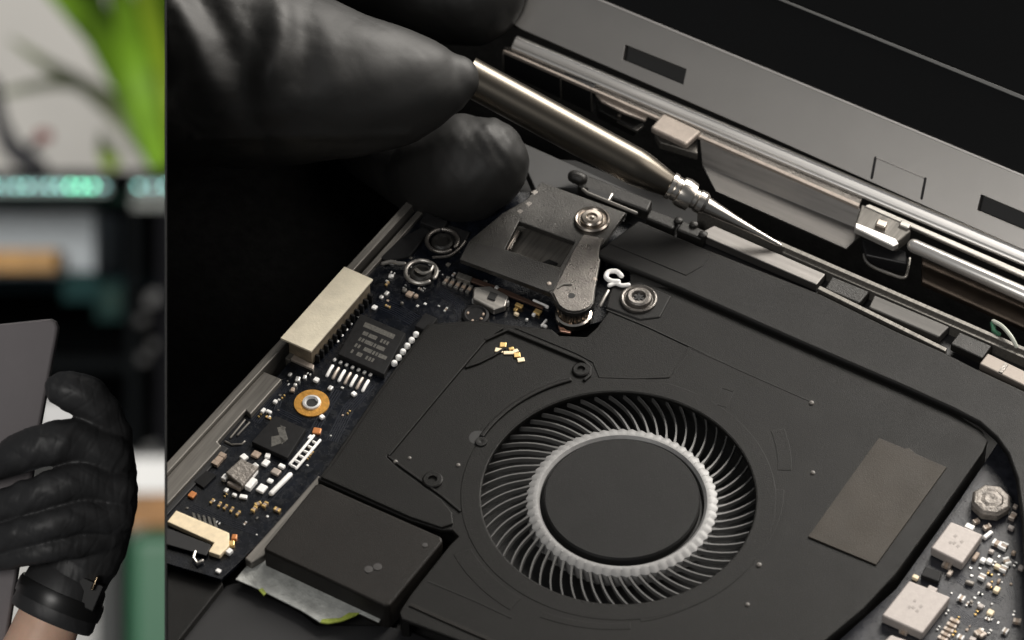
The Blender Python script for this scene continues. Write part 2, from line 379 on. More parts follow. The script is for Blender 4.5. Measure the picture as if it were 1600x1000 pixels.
slab("hinge_ledge", [(786, 74), (800, 70), (1348, 309), (1342, 321)], -0.6, 0.8, M['dkmetal'], hg, 0.2)
slab("hinge_ledge_edge", [(785, 79), (789, 77), (1344, 318), (1341, 323)], -0.35, 0.8, M['beige'], hg, 0.15)
slab("hinge_ledge", [(1350, 322), (1358, 318), (1680, 458), (1680, 468)], -0.8, 0.8, M['alu'], hg, 0.2)
# upright black wall below the ledge, left end
VB = P(786, 80, -0.6)[1]
mb = MB().prism([V1(786, 84, VB - .1), V1(926, 138, VB - .1), V1(926, 178, VB - .1), V1(786, 112, VB - .1)], (0, 1.5, 0)); mb.build("hinge_wall", M['cable'], hg, 0.2)
for x, y in ((786, 84), (876, 120), (924, 140)):
    MB().tube([V1(x, y, VB - .3), V1(x + 1, y + 34, VB - .3)], 0.22, 8).build("wall_rib", M['rim'], hg)
# mechanism between wall and plate
slab("clip_spring", [(930, 146), (948, 150), (985, 168), (1012, 182), (1008, 188), (975, 176), (940, 158)], -1.2, 0.6, M['beige'], hg, 0.15)
slab("clip_body", [(930, 154), (1005, 186), (990, 200), (935, 172)], -3.0, 2.5, M['darkarm'], hg, 0.3)
slab("clip_tongue", [(945, 178), (950, 177), (995, 195), (1004, 191), (1006, 196), (995, 204)], -3.2, 0.8, M['alu'], hg, 0.15)
for x, y, r in ((983, 173, 0.75), (968, 181, 0.5), (955, 160, 0.6)):
    MB().lathe(P(x, y, -2.6), [(r, -.5), (r, 0.2), (r * .6, 0.5), (0.01, .55)], 14).build("clip_rivet", M['screw'], hg)
slab("stop_plate", [(1036, 176), (1096, 204), (1072, 226), (1016, 199)], 0.6, 1.6, M['beige'], hg, 0.5)
slab("stop_plate_foot", [(1022, 206), (1072, 230), (1090, 216), (1090, 240), (1030, 222)], -2.0, 2.0, M['rim'], hg, 0.3)
# bent cover plate
mb = MB()
a1, a2 = P(1093, 214, -0.6), P(1342, 321, -0.6); b1, b2 = P(1097, 258, -4.2), P(1352, 362, -4.2); c1, c2 = P(1118, 299, -4.6), P(1322, 389, -4.6)
th = np.array((0, 0.25, -0.6))
mb.add([a1, a2, b2, c2, c1, b1] + [p + th for p in (a1, a2, b2, c2, c1, b1)],
       [(0, 1, 2, 5), (5, 2, 3, 4), (7, 6, 11, 8), (8, 11, 10, 9), (1, 0, 6, 7), (2, 1, 7, 8), (3, 2, 8, 9), (4, 3, 9, 10), (5, 4, 10, 11), (0, 5, 11, 6)])
mb.build("cover_flap", M['flap'], hg, 0.15)
# bracket on the right of the flap
slab("clip_block", [(1346, 318), (1412, 346), (1424, 360), (1402, 378), (1336, 350)], -1.0, 3.0, M['rim'], hg, 0.4)
slab("clip_front_edge", [(1336, 346), (1400, 372), (1405, 380), (1396, 385), (1335, 356)], -0.6, 1.6, M['chrome'], hg, 0.35)
slab("clip_stud", [(1372, 340), (1388, 346), (1383, 356), (1367, 350)], 0.0, 1.2, M['screw'], hg, 0.3)
slab("clip_stud", [(1408, 342), (1424, 349), (1420, 357), (1404, 351)], -0.4, 1.2, M['alu'], hg, 0.3)
slab("bracket_leg", [(1345, 372), (1416, 392), (1418, 412), (1352, 398)], -5.0, 3.0, M['cable'], hg, 0.4)
ucyl("hinge_pin", (1428, 384), (1690, 500), -2.0, 1.35, M['chrome'], r2=1.6)
slab("pin_reflection", [(1440, 402), (1690, 512), (1690, 560), (1600, 512), (1440, 440)], -5.0, 1.2, mat("reflection_brown", (0.06, 0.046, 0.036), 0.3, metal=0.8, var=0.3, vscale=0.2), hg, 0.2)  # brown plate whose colour stands in for a reflection below the pin
pts = [P(x, y, -6) for x, y in ((1350, 398), (1352, 406), (1362, 416), (1390, 428), (1412, 434), (1418, 424), (1421, 404))]
MB().tube(smooth_pts(pts), 0.32, 8).build("wire_loop", M['alu'], hg)
pts = [P(x, y, hh) for x, y, hh in ((1552, 502, 0.6), (1566, 510, 1.5), (1580, 526, 1.6), (1588, 541, 0.6))]
MB().tube(smooth_pts(pts), 0.42, 8).build("wire", M['wire'], lap)
MB().tube([P(1551, 505, 0.3), P(1553, 517, 0.2), P(1560, 522, 0.2)], 0.5, 8).build("wire", mat("wire_green", (0.05, 0.16, 0.09), 0.4), lap)
# case panel visible between the glove and the screwdriver
slab("rear_corner_panel", [(800, 215), (905, 262), (1010, 310), (1000, 325), (905, 292), (836, 296)], -1.2, 3, mat('corner_grey', (0.06, 0.06, 0.06), 0.5, metal=0.2, spec=0.3), lap, 0.3)
slab("rear_corner_block", [(906, 268), (1020, 312), (1012, 330), (902, 290)], 0.6, 3, M['darkarm'], lap, 0.5)
MB().tube([P(897, 276, 0.8), P(908, 280, 0.8)], 1.3, 16).build("rear_corner_knob", M['darkarm'], lap)
slab("rear_corner_slot", [(920, 292), (958, 306), (955, 316), (917, 302)], 0.9, 0.4, M['deep'], lap, 0.05)
MB().tube([P(911, 296, 1.3), P(918, 302, 1.3), P(994, 333, 1.3)], 0.35, 8).build("rear_corner_spring", M['alu'], lap)
MB().tube([P(956, 304, 1.3), P(950, 314, 1.3)], 0.3, 8).build("rear_corner_spring", M['alu'], lap)

# ------------------------------------------------------------------ curved duct plate along the rear
plate_px = [(997, 343), (1106, 389), (1284, 459), (1400, 516), (1479, 551), (1526, 575), (1640, 628), (1700, 660), (1700, 1100), (1620, 1100), (1606, 960), (1600, 880),
            (1596, 805), (1588, 747), (1574, 708), (1556, 683), (1530, 660), (1490, 639), (1408, 602), (1250, 534), (1060, 450), (928, 396)]
dp = slab("duct_plate", plate_px, 1.2, 1.5, M['plate'], lap, 0.6)
slab("duct_inset", [(1003, 352), (1110, 396), (1100, 414), (1072, 430), (950, 380)], 1.33, 0.2, M['plate'], lap, 0.12)
slab("duct_wall", [(1000, 346), (1016, 352), (948, 402), (931, 396)], -0.5, 6, M['cable'], lap, 0.2)

# ------------------------------------------------------------------ cooling fan
fan = empty("cooling_fan", lap)
FC = P(966, 774, 0); HC = P(972, 781, -1.8)
cover_px = [(985, 440), (1060, 452), (1250, 536), (1408, 604), (1490, 641), (1512, 658), (1534, 672), (1543, 690), (1536, 706), (1470, 800), (1400, 896), (1350, 950), (1290, 1000), (1180, 1100),
            (900, 1085), (760, 1017), (628, 967), (624, 956), (642, 928), (702, 852), (716, 838), (706, 828), (690, 828), (640, 812), (496, 748), (512, 728), (590, 612), (668, 506), (745, 500), (800, 508), (862, 514), (874, 524), (916, 526), (932, 512)]
NH = [(0, 0)]
cv = slab_hole("cover", cover_px, [circle(FC, 25.0, 128)], 0.0, 0.9, M['cover'], fan, 0.25)
slab("side_wall", [(1543, 690), (1536, 706), (1470, 800), (1400, 896), (1350, 950), (1290, 1000), (1180, 1100), (1170, 1090), (1280, 990), (1340, 940), (1390, 888), (1460, 794), (1526, 702), (1533, 688)], -0.92, 6, M['cover'], fan, 0.2)
slab("side_wall", [(496, 748), (512, 728), (590, 612), (668, 506), (676, 510), (600, 616), (522, 734), (510, 752)], -0.92, 3, M['cover'], fan, 0.2)
slab("side_wall", [(628, 967), (624, 956), (642, 928), (702, 852), (712, 856), (650, 932), (634, 958), (640, 968)], -0.92, 6, M['cover'], fan, 0.2)
MB().lathe((FC[0], FC[1], 0), [(28, -7.0), (0.01, -7.0)], 64).build("fan_floor", M['deep'], fan)
MB().lathe((FC[0], FC[1], 0), [(27.5, -7.0), (27.5, -0.95), (28.2, -0.95)], 96).build("inner_wall", M['deep'], fan)
# blades: one mesh, 59 turned copies
NB = 61
mb = MB(); K = 9; prof = []
for i in range(K):
    t = i / (K - 1); r = 16.4 + t * (26.2 - 16.4)
    a = R(2.0) + R(17.5) * (t ** 0.85) + R(3.0) * math.sin(t * math.pi) * -0.6
    prof.append((r, a, -2.5 - 0.25 * t + (0.15 if i < 2 else 0)))
vs = []
for r, a, zt in prof:
    tk = 0.18 if r > 18 else 0.27
    for z, sgn in ((zt, 1), (zt, -1), (zt - 1.0, -1), (zt - 1.0, 1)):
        da = sgn * tk / r; vs.append((r * math.cos(a + da), r * math.sin(a + da), z))
fs = [(0, 1, 2, 3), tuple(4 * (K - 1) + i for i in (3, 2, 1, 0))]
for i in range(K - 1):
    for j in range(4): fs.append((4 * i + j, 4 * i + (j + 1) % 4, 4 * i + 4 + (j + 1) % 4, 4 * i + 4 + j))
mb.add(vs, fs); bme = mb.mesh("blade"); bme.materials.append(M['blade'])
for p in bme.polygons: p.use_smooth = True
bme.set_sharp_from_angle(angle=R(40))
for k in range(NB):
    o = bpy.data.objects.new("blade", bme); scene.collection.objects.link(o); o.parent = fan
    o.location = (HC[0], HC[1], 0); o.rotation_euler = (0, 0, 2 * math.pi * k / NB + 0.0)
# toothed hub ring
seg = NB * 8; rin, rout = 15.05, 17.3
mb = MB(); vs = []; fs = []
for k in range(seg):
    a = 2 * math.pi * k / seg; ph = (k % 8) / 8.0
    ro = rout - 0.1 + 0.4 * max(0, 1 - 2.0 * abs(ph - 0.4))
    for r, z in ((rin, -3.6), (rin, -2.3), (rin + 0.5, -1.8), (16.3, -1.75), (ro, -2.35), (ro, -5.2)):
        vs.append((HC[0] + r * math.cos(a), HC[1] + r * math.sin(a), z))
for k in range(seg):
    k2 = (k + 1) % seg
    for j in range(5): fs.append((6 * k + j, 6 * k2 + j, 6 * k2 + j + 1, 6 * k + j + 1))
mb.add(vs, fs); mb.build("hub_ring", M['ring'], fan, 0, 35)
MB().lathe((HC[0], HC[1], 0), [(15.0, -4.0), (14.9, -3.2), (14.35, -3.0), (14.3, -1.6), (14.0, -1.25), (0.01, -1.25)], 96).build("hub_cap", M['hub'], fan)
# foil label and its folded tab
LBL = slab("foil_label", [(1373, 684), (1414, 701), (1421, 700), (1431, 709), (1479, 730), (1369, 882), (1263, 838)], 0.3, 0.3, M['label'], fan, 0.06)
# pressed lines and bosses on the cover
def uv(pts, h=0): return [P(x, y, h) for x, y in pts]
ridge("pressed_rib", uv([(757, 533), (690, 612), (606, 713)]), 0.75, -0.3, 0.45, M['cover'], fan, 0.2)
ridge("pressed_rib", uv([(757, 533), (794, 517), (913, 566), (922, 576), (921, 588), (912, 596)]), 0.7, -0.3, 0.5, M['cover'], fan, 0.2)
ridge("pressed_rib", uv([(727, 575), (748, 568), (772, 556), (790, 545)]), 0.6, -0.3, 0.4, M['cover'], fan, 0.2)
ridge("pressed_rib", uv([(606, 713), (625, 728), (690, 775), (720, 800)]), 0.5, -0.3, 0.3, M['cover'], fan, 0.15)
def arc(r, a0, a1, n=24): return [(FC[0] + r * math.cos(R(a0 + (a1 - a0) * i / n)), FC[1] + r * math.sin(R(a0 + (a1 - a0) * i / n))) for i in range(n + 1)]
def ang(x, y): p = P(x, y) - FC; return math.degrees(math.atan2(p[1], p[0])), math.hypot(p[0], p[1])
a0, r0 = ang(893, 594); a1, r1 = ang(752, 684)
a1 = a0 + (a1 - a0 + 180) % 360 - 180
ridge("pressed_rib", [(FC[0] + (r0 + (r1 - r0) * t) * math.cos(R(a0 + (a1 - a0) * t)), FC[1] + (r0 + (r1 - r0) * t) * math.sin(R(a0 + (a1 - a0) * t))) for t in np.linspace(0, 1, 20)], 1.0, -0.3, 0.5, M['cover'], fan, 0.3)
def ar(p, q, w, top, extra=0):
    a0, r0 = ang(*p); a1, r1 = ang(*q)
    a1 = a0 + (a1 - a0 + 180) % 360 - 180
    ridge("pressed_ring", [(FC[0] + (r0 + (r1 - r0) * t) * math.cos(R(a0 + (a1 - a0) * t)), FC[1] + (r0 + (r1 - r0) * t) * math.sin(R(a0 + (a1 - a0) * t))) for t in np.linspace(0, 1, 32)], w, -0.3, top, M['cover'], fan, 0.06)
ar((722, 862), (806, 944), 3.4, 0.06)
ar((846, 960), (985, 978), 1.4, 0.06)
ar((1215, 672), (1226, 735), 2.6, 0.05)
ar((1214, 765), (1160, 880), 2.6, 0.05)
ar((1105, 930), (1000, 968), 1.2, 0.05)
for x, y, ro in ((908, 579, 1.7), (676, 751, 1.9)):
    c = P(x, y, 0)
    MB().lathe(c, [(ro, 0.0), (ro, 0.35), (ro - .25, .5), (ro * .45, .5), (ro * .4, 0.1), (0.01, 0.1)], 28).build("boss", M['cover'], fan)
for x, y in ((747, 684),):
    c = P(x, y, 0); MB().lathe(c, [(1.7, 0.03), (0.01, 0.03)], 24).build("vent_hole", M['deep'], fan)
    MB().lathe(P(752, 691, 0), [(1.2, 0.0), (1.1, 0.3), (.6, .35), (0.01, 0.2)], 20).build("boss", M['plate'], fan)
for x, y, r in ((1186, 883, .5), (1168, 945, .42), (1270, 739, .45), (1268, 630, .5), (640, 716, .35), (618, 722, .45), (716, 727, .4)):
    MB().lathe(P(x, y, 0), [(r, 0.0), (r * .9, r * .5), (r * .4, r * .8), (0.01, r * .85)], 12).build("speck", mat("speck_grey", (0.13, 0.12, 0.11), 0.5), fan)
ridge("scribed_line", uv([(1075, 540), (1150, 576), (1268, 628)]), 0.28, -0.05, 0.05, M['plate'], fan, 0.03)
ridge("scribed_line", uv([(1052, 584), (1080, 545), (1128, 566)]), 0.25, -0.05, 0.035, M['plate'], fan, 0.03)
ridge("scribed_line", uv([(1115, 630), (1128, 606), (1146, 612), (1134, 636), (1116, 630)]), 0.3, -0.05, 0.05, M['plate'], fan, 0.03)
ridge("scribed_line", uv([(947, 484), (1010, 510), (1076, 541)]), 0.3, -0.05, 0.16, M['plate'], fan, 0.03)
ridge("scribed_line", uv([(640, 945), (700, 972), (800, 1016)]), 0.7, -0.05, 0.22, M['box'], fan, 0.1)
ridge("scribed_line", uv([(668, 908), (740, 938), (800, 966)]), 0.35, -0.05, 0.06, M['plate'], fan, 0.03)
slab("cover_step", [(501, 745), (516, 731), (594, 614), (669, 509), (744, 503), (788, 512), (757, 531), (690, 610), (604, 713), (622, 731), (690, 780), (706, 800), (708, 818), (690, 824), (642, 808)], 0.42, 0.42, M['cover'], fan, 0.2)
slab("cover_step", [(803, 512), (861, 517), (873, 527), (917, 529), (936, 516), (950, 490), (1010, 512), (1074, 543), (1046, 590), (990, 592), (936, 590), (926, 566), (900, 552)], 0.14, 0.14, M['cover'], fan, 0.1)
MB().lathe((FC[0], FC[1], 0), [(28.8, -0.02), (28.65, 0.07), (25.35, 0.07), (25.15, -0.1)], 160).build("cover_collar", M['cover'], fan, 0, 8)
# gold contacts on the cover
g = [(780, 548, 1.3, .9), (786, 540, 1.0, 1.0), (795, 552, 1.6, .7), (808, 556, 1.0, 1.0), (814, 563, 1.1, .9), (799, 546, .8, .6), (806, 549, .8, .7)]
for i, (x, y, a, b) in enumerate(g):
    c = P(x, y, 0.0); MB().box(c, a * 1.25, b * 1.15, 0, 0.26 + .1 * (i % 2), R(20 + 6 * i)).build("contact", M['gold'] if i % 2 else M['cream'], fan, 0.12)

# ------------------------------------------------------------------ lower left module box, tape and front plates
sp = empty("speaker_module", lap)
slab("module_shell", [(500, 754), (560, 781), (690, 838), (692, 846), (609, 946), (600, 947), (414, 860), (412, 855), (492, 757)], 0.2, 7, M['box'], sp, 0.5)
for x, y, r in ((576, 890, .8), (590, 886, .8), (664, 852, .5)):
    MB().lathe(P(x, y, 0.2), [(r, 0.0), (r, 0.1), (0.01, 0.12)], 18).build("module_dot", mat("module_print", (0.022, 0.020, 0.019), 0.5), sp)
tape = slab("silver_tape", [(400, 868), (420, 876), (600, 958), (592, 972), (562, 958), (500, 972), (470, 953), (408, 922), (368, 905), (380, 890)], -4.2, 0.3, M['silver'], lap, 0.08)
slab("tape_edge", [(500, 972), (503, 967), (532, 965), (545, 957), (562, 957), (556, 961), (534, 970), (512, 974)], -4.1, 0.35, M['green'], lap, 0.08)
slab("tape_edge", [(404, 921), (410, 918), (416, 926), (412, 930)], -4.1, 0.35, M['green'], lap, 0.05)
slab("front_plate", [(XL, 870), (300, 888), (346, 905), (349, 913), (272, 1010), (XL, 1025)], -4.6, 2.5, M['plate'], lap, 0.4)
slab("front_cover", [(352, 914), (372, 908), (470, 956), (496, 976), (600, 976), (640, 985), (780, 1040), (780, 1120), (260, 1120), (276, 1010)], -6.0, 2, M['cable'], lap, 0.4)
slab("grey_strap", [(497, 742), (505, 748), (446, 822), (412, 868), (392, 880), (382, 872), (436, 812)], -2.5, 2.5, M['rim'], lap, 0.3)

# ------------------------------------------------------------------ left circuit board
pcb = empty("circuit_board", lap)
HB = -3.0
slab("board", [(655, 322), (452, 565), (XL, 792), (XL, 880), (345, 905), (372, 880), (440, 812), (520, 740), (640, 640), (800, 540), (985, 490), (985, 350), (860, 300), (760, 300)], HB, 1.0, M['pcb'], pcb, 0.1)
def smd(x, y, l, w, h=0.7, a=0.0, body='ceram', caps='solder', name="capacitor", parent=None, base=None, cap=0.3):
    base = HB if base is None else base
    c = P(x, y, base + h); mb = MB(); ca, sa = math.cos(a), math.sin(a)
    for t, ll, mi in ((-(1 - cap) / 2, cap, 1), (0, 1 - 2 * cap, 0), ((1 - cap) / 2, cap, 1)):
        cc = (c[0] + ca * t * l, c[1] + sa * t * l)
        mb.box(cc, ll * l * 0.999, w if mi else w * .93, base, base + h if mi else base + h * .93, a, mi)
    return mb.build(name, [M[body], M[caps]], parent or pcb, 0.08, seg=1)
def pad(x, y, l, w, h=0.35, a=0.0, m='white', name="solder_pad", parent=None, base=None, bevel=0.2):
    base = HB if base is None else base
    c = P(x, y, base + h); return MB().box(c, l, w, base, base + h, a).build(name, M[m], parent or pcb, bevel)
V90 = R(90)
# cream labelled connector on the board edge
slab("connector_label", [(538, 416), (583, 436), (486, 549), (438, 528)], 1.8, 0.5, M['paper'], pcb, 0.12)
slab("connector_body", [(541, 425), (578, 441), (486, 547), (450, 531)], 1.28, 4.2, mat("connector_tan", (0.22, 0.18, 0.13), 0.45, metal=0.3, var=0.3, vscale=0.6), pcb, 0.15)
slab("connector_foot", [(452, 560), (489, 577), (491, 570), (458, 553)], -2.3, 0.7, M['beige'], pcb, 0.15)
for i in range(13):
    t = i / 12; x, y = 577 + (494 - 577) * t, 462 + (556 - 462) * t
    c = P(x, y, -1.6); MB().box(c, 1.5, 0.5, HB, -1.2).build("connector_pin", M['chip'], pcb, 0.08, seg=1)
for x, y in ((560, 493), (541, 514), (534, 523), (527, 532), (548, 505)): pad(x, y, .7, .6)
# chip with two rows of leads
slab("chip", [(563, 490), (634, 520), (600, 585), (528, 553)], -1.6, 1.4, M['chip'], pcb, 0.15)
slab("chip_marking", [(571, 503), (618, 523), (614, 530), (567, 510)], -1.57, 0.06, M['print_'], pcb, 0.02)
for row in range(4):
    k = 0
    while k < 9:
        ln = random.choice((1, 1, 2, 3)); x = 569 + k * 4.6 - row * 6.2; y = 517 + k * 2.0 + row * 9.5
        w_ = 4.6 * ln - 1.6
        slab("chip_marking", [(x, y), (x + w_, y + w_ * .43), (x + w_ - 3.6, y + w_ * .43 + 5.2), (x - 3.6, y + 5.2)], -1.57, 0.04, M['print_'], pcb, 0)
        k += ln + random.choice((0, 0, 1))
for i in range(7):
    x, y = 523 + 9.3 * i, 561 + 3.9 * i
    pad(x, y, .65, .8, .55, 0, 'solder', "chip_lead")
    A, B = P(x - 3.5, y + 11, HB + .35), P(x - 12, y + 26, HB + .2)
    MB().tube([A, (A + B) / 2 + np.array((0, 0, .12)), B], 0.33, 8).build("chip_lead", M['beige'] if i % 2 else M['white'], pcb)
for i in range(6):
    x, y = 650 - 6.8 * i, 521 + 9 * i; c = P(x, y, HB + 1.0)
    MB().lathe(c, [(.6, -.6), (.58, 0), (.35, .28), (.01, .34)], 14).build("solder_bead", M['white'], pcb)
slab("black_socket", [(664, 488), (684, 497), (668, 518), (648, 509)], -1.4, 1.6, M['chip'], pcb, 0.2)
# plated screw hole
c = P(487, 630, HB + .15)
MB().lathe(c, [(3.35, -.1), (3.3, .12), (1.75, .14)], 48).build("plated_ring", M['goldring'], pcb)
MB().lathe(c, [(1.8, 0.14), (1.7, .45), (1.3, .5), (1.0, .1), (.95, -.6)], 36).build("screw_collar", M['solder'], pcb)
MB().lathe(c, [(1.05, .12), (.01, .12)], 24).build("screw_hole", M['deep'], pcb)
# second chip
slab("chip", [(430, 649), (478, 670), (449, 716), (393, 690)], -1.9, 1.1, M['chip'], pcb, 0.15)
for px in ([(433, 668), (444, 666), (450, 686), (440, 694)], [(424, 682), (436, 680), (446, 690), (424, 698)], [(438, 664), (447, 668), (441, 673)]):
    slab("chip_marking", px, -1.87, 0.05, M['print_'], pcb, 0.01)
# ladder row of pads
for i in range(6):
    t = i / 5; pad(492 - 34 * t, 690 + 37 * t, 1.25, .42, .6, 0, 'white', "ladder_pad")
for dx, dy in ((-5, -3), (5, 4)):
    A, B = P(498 + dx - 3, 682 + dy + 2, HB + .5), P(458 + dx, 728 + dy, HB + .5)
    MB().tube([A, B], 0.28, 8).build("ladder_rail", M['white'], pcb)
A, B = P(453, 742, HB + .4), P(424, 771, HB + .4); MB().tube([A, B], 0.5, 10).build("solder_bar", M['white'], pcb)
# coil block with bright terminals
slab("coil", [(352, 738), (376, 716), (404, 729), (378, 759)], -1.4, 1.5, M['octgrey'], pcb, 0.25)
pad(351, 744, 1.0, 1.3, 1.0); pad(366, 757, 3.0, .8, .9, 0, 'beige'); pad(392, 754, 1.3, 2.6, 1.1, 0, 'white'); pad(396, 738, 1.0, 1.8, .9, 0, 'white')
for x, y, l, w, m in ((381, 713, 1.2, 1.1, 'white'), (400, 709, 1.4, 1.3, 'ceram'), (399, 726, 1.0, .8, 'solder'), (415, 722, 1.3, 1.1, 'white'), (418, 711, .9, 1.0, 'white'),
                      (431, 736, 1.5, 1.2, 'beige'), (440, 727, 1.1, .8, 'white'), (422, 750, .8, 1.0, 'white'), (409, 762, 1.6, 1.4, 'white'), (353, 765, .9, .7, 'solder'), (366, 772, .8, .6, 'white'), (380, 775, 1.3, .8, 'white'),
                      (300, 772, 1.3, 1.1, 'orange'), (495, 672, 1.4, 1.2, 'orange'), (485, 682, .8, .9, 'white'), (503, 650, .8, .8, 'white'), (494, 592, .9, .9, 'white'), (516, 605, .9, .8, 'solder'), (553, 614, .9, .8, 'white'),
                      (430, 626, .7, .7, 'white'), (411, 640, 1.0, .6, 'white'), (420, 642, 1.0, .6, 'white'), (453, 584, .8, .6, 'solder'), (465, 591, .8, 1.0, 'solder'), (457, 608, .7, .9, 'ceram'), (461, 600, .6, .6, 'solder'), (476, 588, .6, .8, 'solder'),
                      (576, 459, 1.0, 1.1, 'chip'), (585, 479, .9, .9, 'white'), (604, 457, .9, .7, 'solder'), (596, 463, .7, .7, 'solder'), (611, 430, .9, .8, 'solder'), (612, 408, 1.4, 1.0, 'solder')):
    pad(x, y, l * 1.15, w * 1.15, .5 + .25 * random.random(), R(random.choice((0, 0, 90, 20, -15))), m, "solder_pad")
for i, (x, y) in enumerate(((331, 782), (343, 787), (352, 791), (362, 795), (372, 801))): smd(x, y, 1.2, .5, .45, V90 + R(8 * (i % 2)), 'ceram', 'gold', "resistor")
for x, y in ((397, 794), (403, 786), (414, 787), (433, 795)): smd(x, y, 1.3, .8, .6, R(random.choice((0, 90, 60))), 'ceram', 'gold', "resistor")
# white silk-screen brackets near the board edge
for pts in ([(360, 684), (383, 656), (390, 660), (371, 680)], [(352, 690), (362, 695), (378, 694), (382, 690)]):
    MB().tube([P(x, y, HB + .12) for x, y in pts], .22, 8).build("outline_mark", M['print_'] if len(pts) < 4 else M['rim'], pcb)
smd(342, 716, 3.2, 1.4, .8, V90, 'ceram', 'ceram', "fuse")
slab("dark_component", [(303, 752), (322, 735), (338, 742), (318, 762)], HB + .5, .5, M['chip'], pcb, .1)
# cream ribbon connector
slab("ribbon_connector", [(XL + 1, 816), (276, 797), (358, 832), (346, 852), (335, 847), (322, 862), (352, 874), (366, 846)][:0] or [(XL + 1, 815), (275, 797), (358, 832), (358, 852), (343, 868), (325, 862), (334, 848)], -1.9, 1.1, M['cream'], pcb, 0.2)
slab("ribbon_cable", [(XL, 824), (330, 851), (322, 868), (XL, 850)], -2.2, .5, M['cable'], pcb, 0.1)
for x, y, m in ((366, 838, 'orange'), (362, 848, 'gold'), (342, 862, 'gold'), (358, 860, 'white'), (350, 852, 'ceram')): pad(x, y, 1.0, 1.2, .9, R(random.uniform(-40, 40)), m, "contact")
MB().tube([P(305, 862, -2.4), P(302, 872, -2.4), P(308, 880, -2.4), P(316, 876, -2.4)], .3, 8).build("hook", M['alu'], pcb)
pad(341, 891, 1.0, .9, .5)
for i in range(5): slab("clear_tab", [(300 + 8 * i, 800 + 2 * i), (304 + 8 * i, 802 + 2 * i), (309 + 8 * i, 818 + 2 * i), (303 + 8 * i, 815 + 2 * i)], -2.6, .3, M['print_'], pcb, .03)

# ---- upper part of the board: ring gaskets, small parts
def gasket(x, y, r, m1, h=-1.6):
    c = P(x, y, h)
    k = 40; pts = [(c[0] + r * math.cos(2 * math.pi * i / k), c[1] + r * math.sin(2 * math.pi * i / k), h) for i in range(int(k * .95))]
    MB().tube(smooth_pts(pts), .42, 10).build("ring_spring", m1, pcb)
    MB().lathe(c, [(r * .72, -1.4), (r * .72, -.2), (r * .6, .2), (r * .5, .2), (r * .42, -.3), (.01, -.3)], 32).build("screw", M['darkarm'], pcb)
gasket(658, 425, 3.0, M['alu']); gasket(691, 376, 3.0, M['dkmetal'])
pts = [P(x, y, -1.4) for x, y in ((650, 421), (660, 427), (672, 424), (676, 416))]; MB().tube(smooth_pts(pts), .35, 8).build("spring_tail", M['alu'], pcb)
pts = [P(x, y, -2) for x, y in ((598, 412), (611, 409), (620, 411), (632, 412))]; MB().tube(smooth_pts(pts), .4, 8).build("spring_tail", M['alu'], pcb)
pts = [P(x, y, -2) for x, y in ((677, 402), (700, 400), (716, 390), (726, 378))]; MB().tube(smooth_pts(pts), .3, 8).build("spring_tail", M['dkmetal'], pcb)
slab("dark_component", [(625, 372), (662, 352), (672, 360), (640, 400), (604, 408), (592, 402)], -2.2, .8, M['chip'], pcb, .3)
slab("dark_component", [(664, 330), (700, 345), (690, 360), (655, 346)], -1.2, 1.8, M['chip'], pcb, .3)
slab("dark_component", [(700, 350), (735, 362), (722, 384), (690, 372)], -2.0, 1, M['chip'], pcb, .3)
for i in range(5): smd(697 + 9 * i, 437 + 3.4 * i, 2.1, .75, .6, V90 + R(5), 'ceram', 'alu', "resistor")
slab("small_plate", [(716, 424), (739, 432), (734, 441), (712, 432)], -1.6, 1.2, M['rim'], pcb, .2)
slab("silver_switch", [(740, 448), (766, 446), (795, 462), (790, 478), (772, 484), (738, 466)], -1.3, 1.6, M['alu'], pcb, .3)
slab("switch_button", [(766, 455), (778, 459), (773, 469), (761, 465)], -1.0, .4, M['deep'], pcb, .08)
for x, y in ((741, 466), (776, 448), (792, 470)): pad(x, y, .8, .8, 1.4, 0, 'solder', "switch_leg")
c = P(743, 492, -2.0)
MB().lathe(c, [(2.7, -1), (2.6, .1), (2.1, .35), (1.7, .1), (.01, .1)], 28).build("round_component", M['chip'], pcb)
for x, y in ((745, 502), (752, 497), (738, 500), (755, 490), (731, 488)): pad(x, y, .5, .7, 1.35, R(random.uniform(0, 90)), 'ceram', "contact")
for x, y, l, w, m in ((811, 476, 1.6, .9, 'gold'), (806, 482, .8, .8, 'gold'), (807, 489, 1.0, .7, 'cream'), (840, 486, 1.5, 1.2, 'gold'), (834, 490, .7, .7, 'white'), (845, 473, 3.6, .55, 'white'), (823, 498, .6, .6, 'solder'), (850, 503, .5, 2.0, 'white'), (852, 508, .8, .6, 'white'),
                      (640, 458, 1.3, 1.3, 'ceram'), (650, 461, .8, .8, 'ceram'), (632, 452, .9, .9, 'rim'), (757, 440, .8, 1.2, 'rim'), (612, 430, .7, .7, 'white'), (700, 412, .8, .8, 'rim'), (628, 472, .6, .6, 'rim')):
    pad(x, y, l, w, .7, R(0), m, "solder_pad")
slab("copper_strip", [(736, 432), (790, 452), (850, 478), (848, 482), (785, 458), (733, 438)], -1.9, .5, mat("strip_brown", (0.10, 0.06, 0.045), .4, metal=.5), pcb, .1)

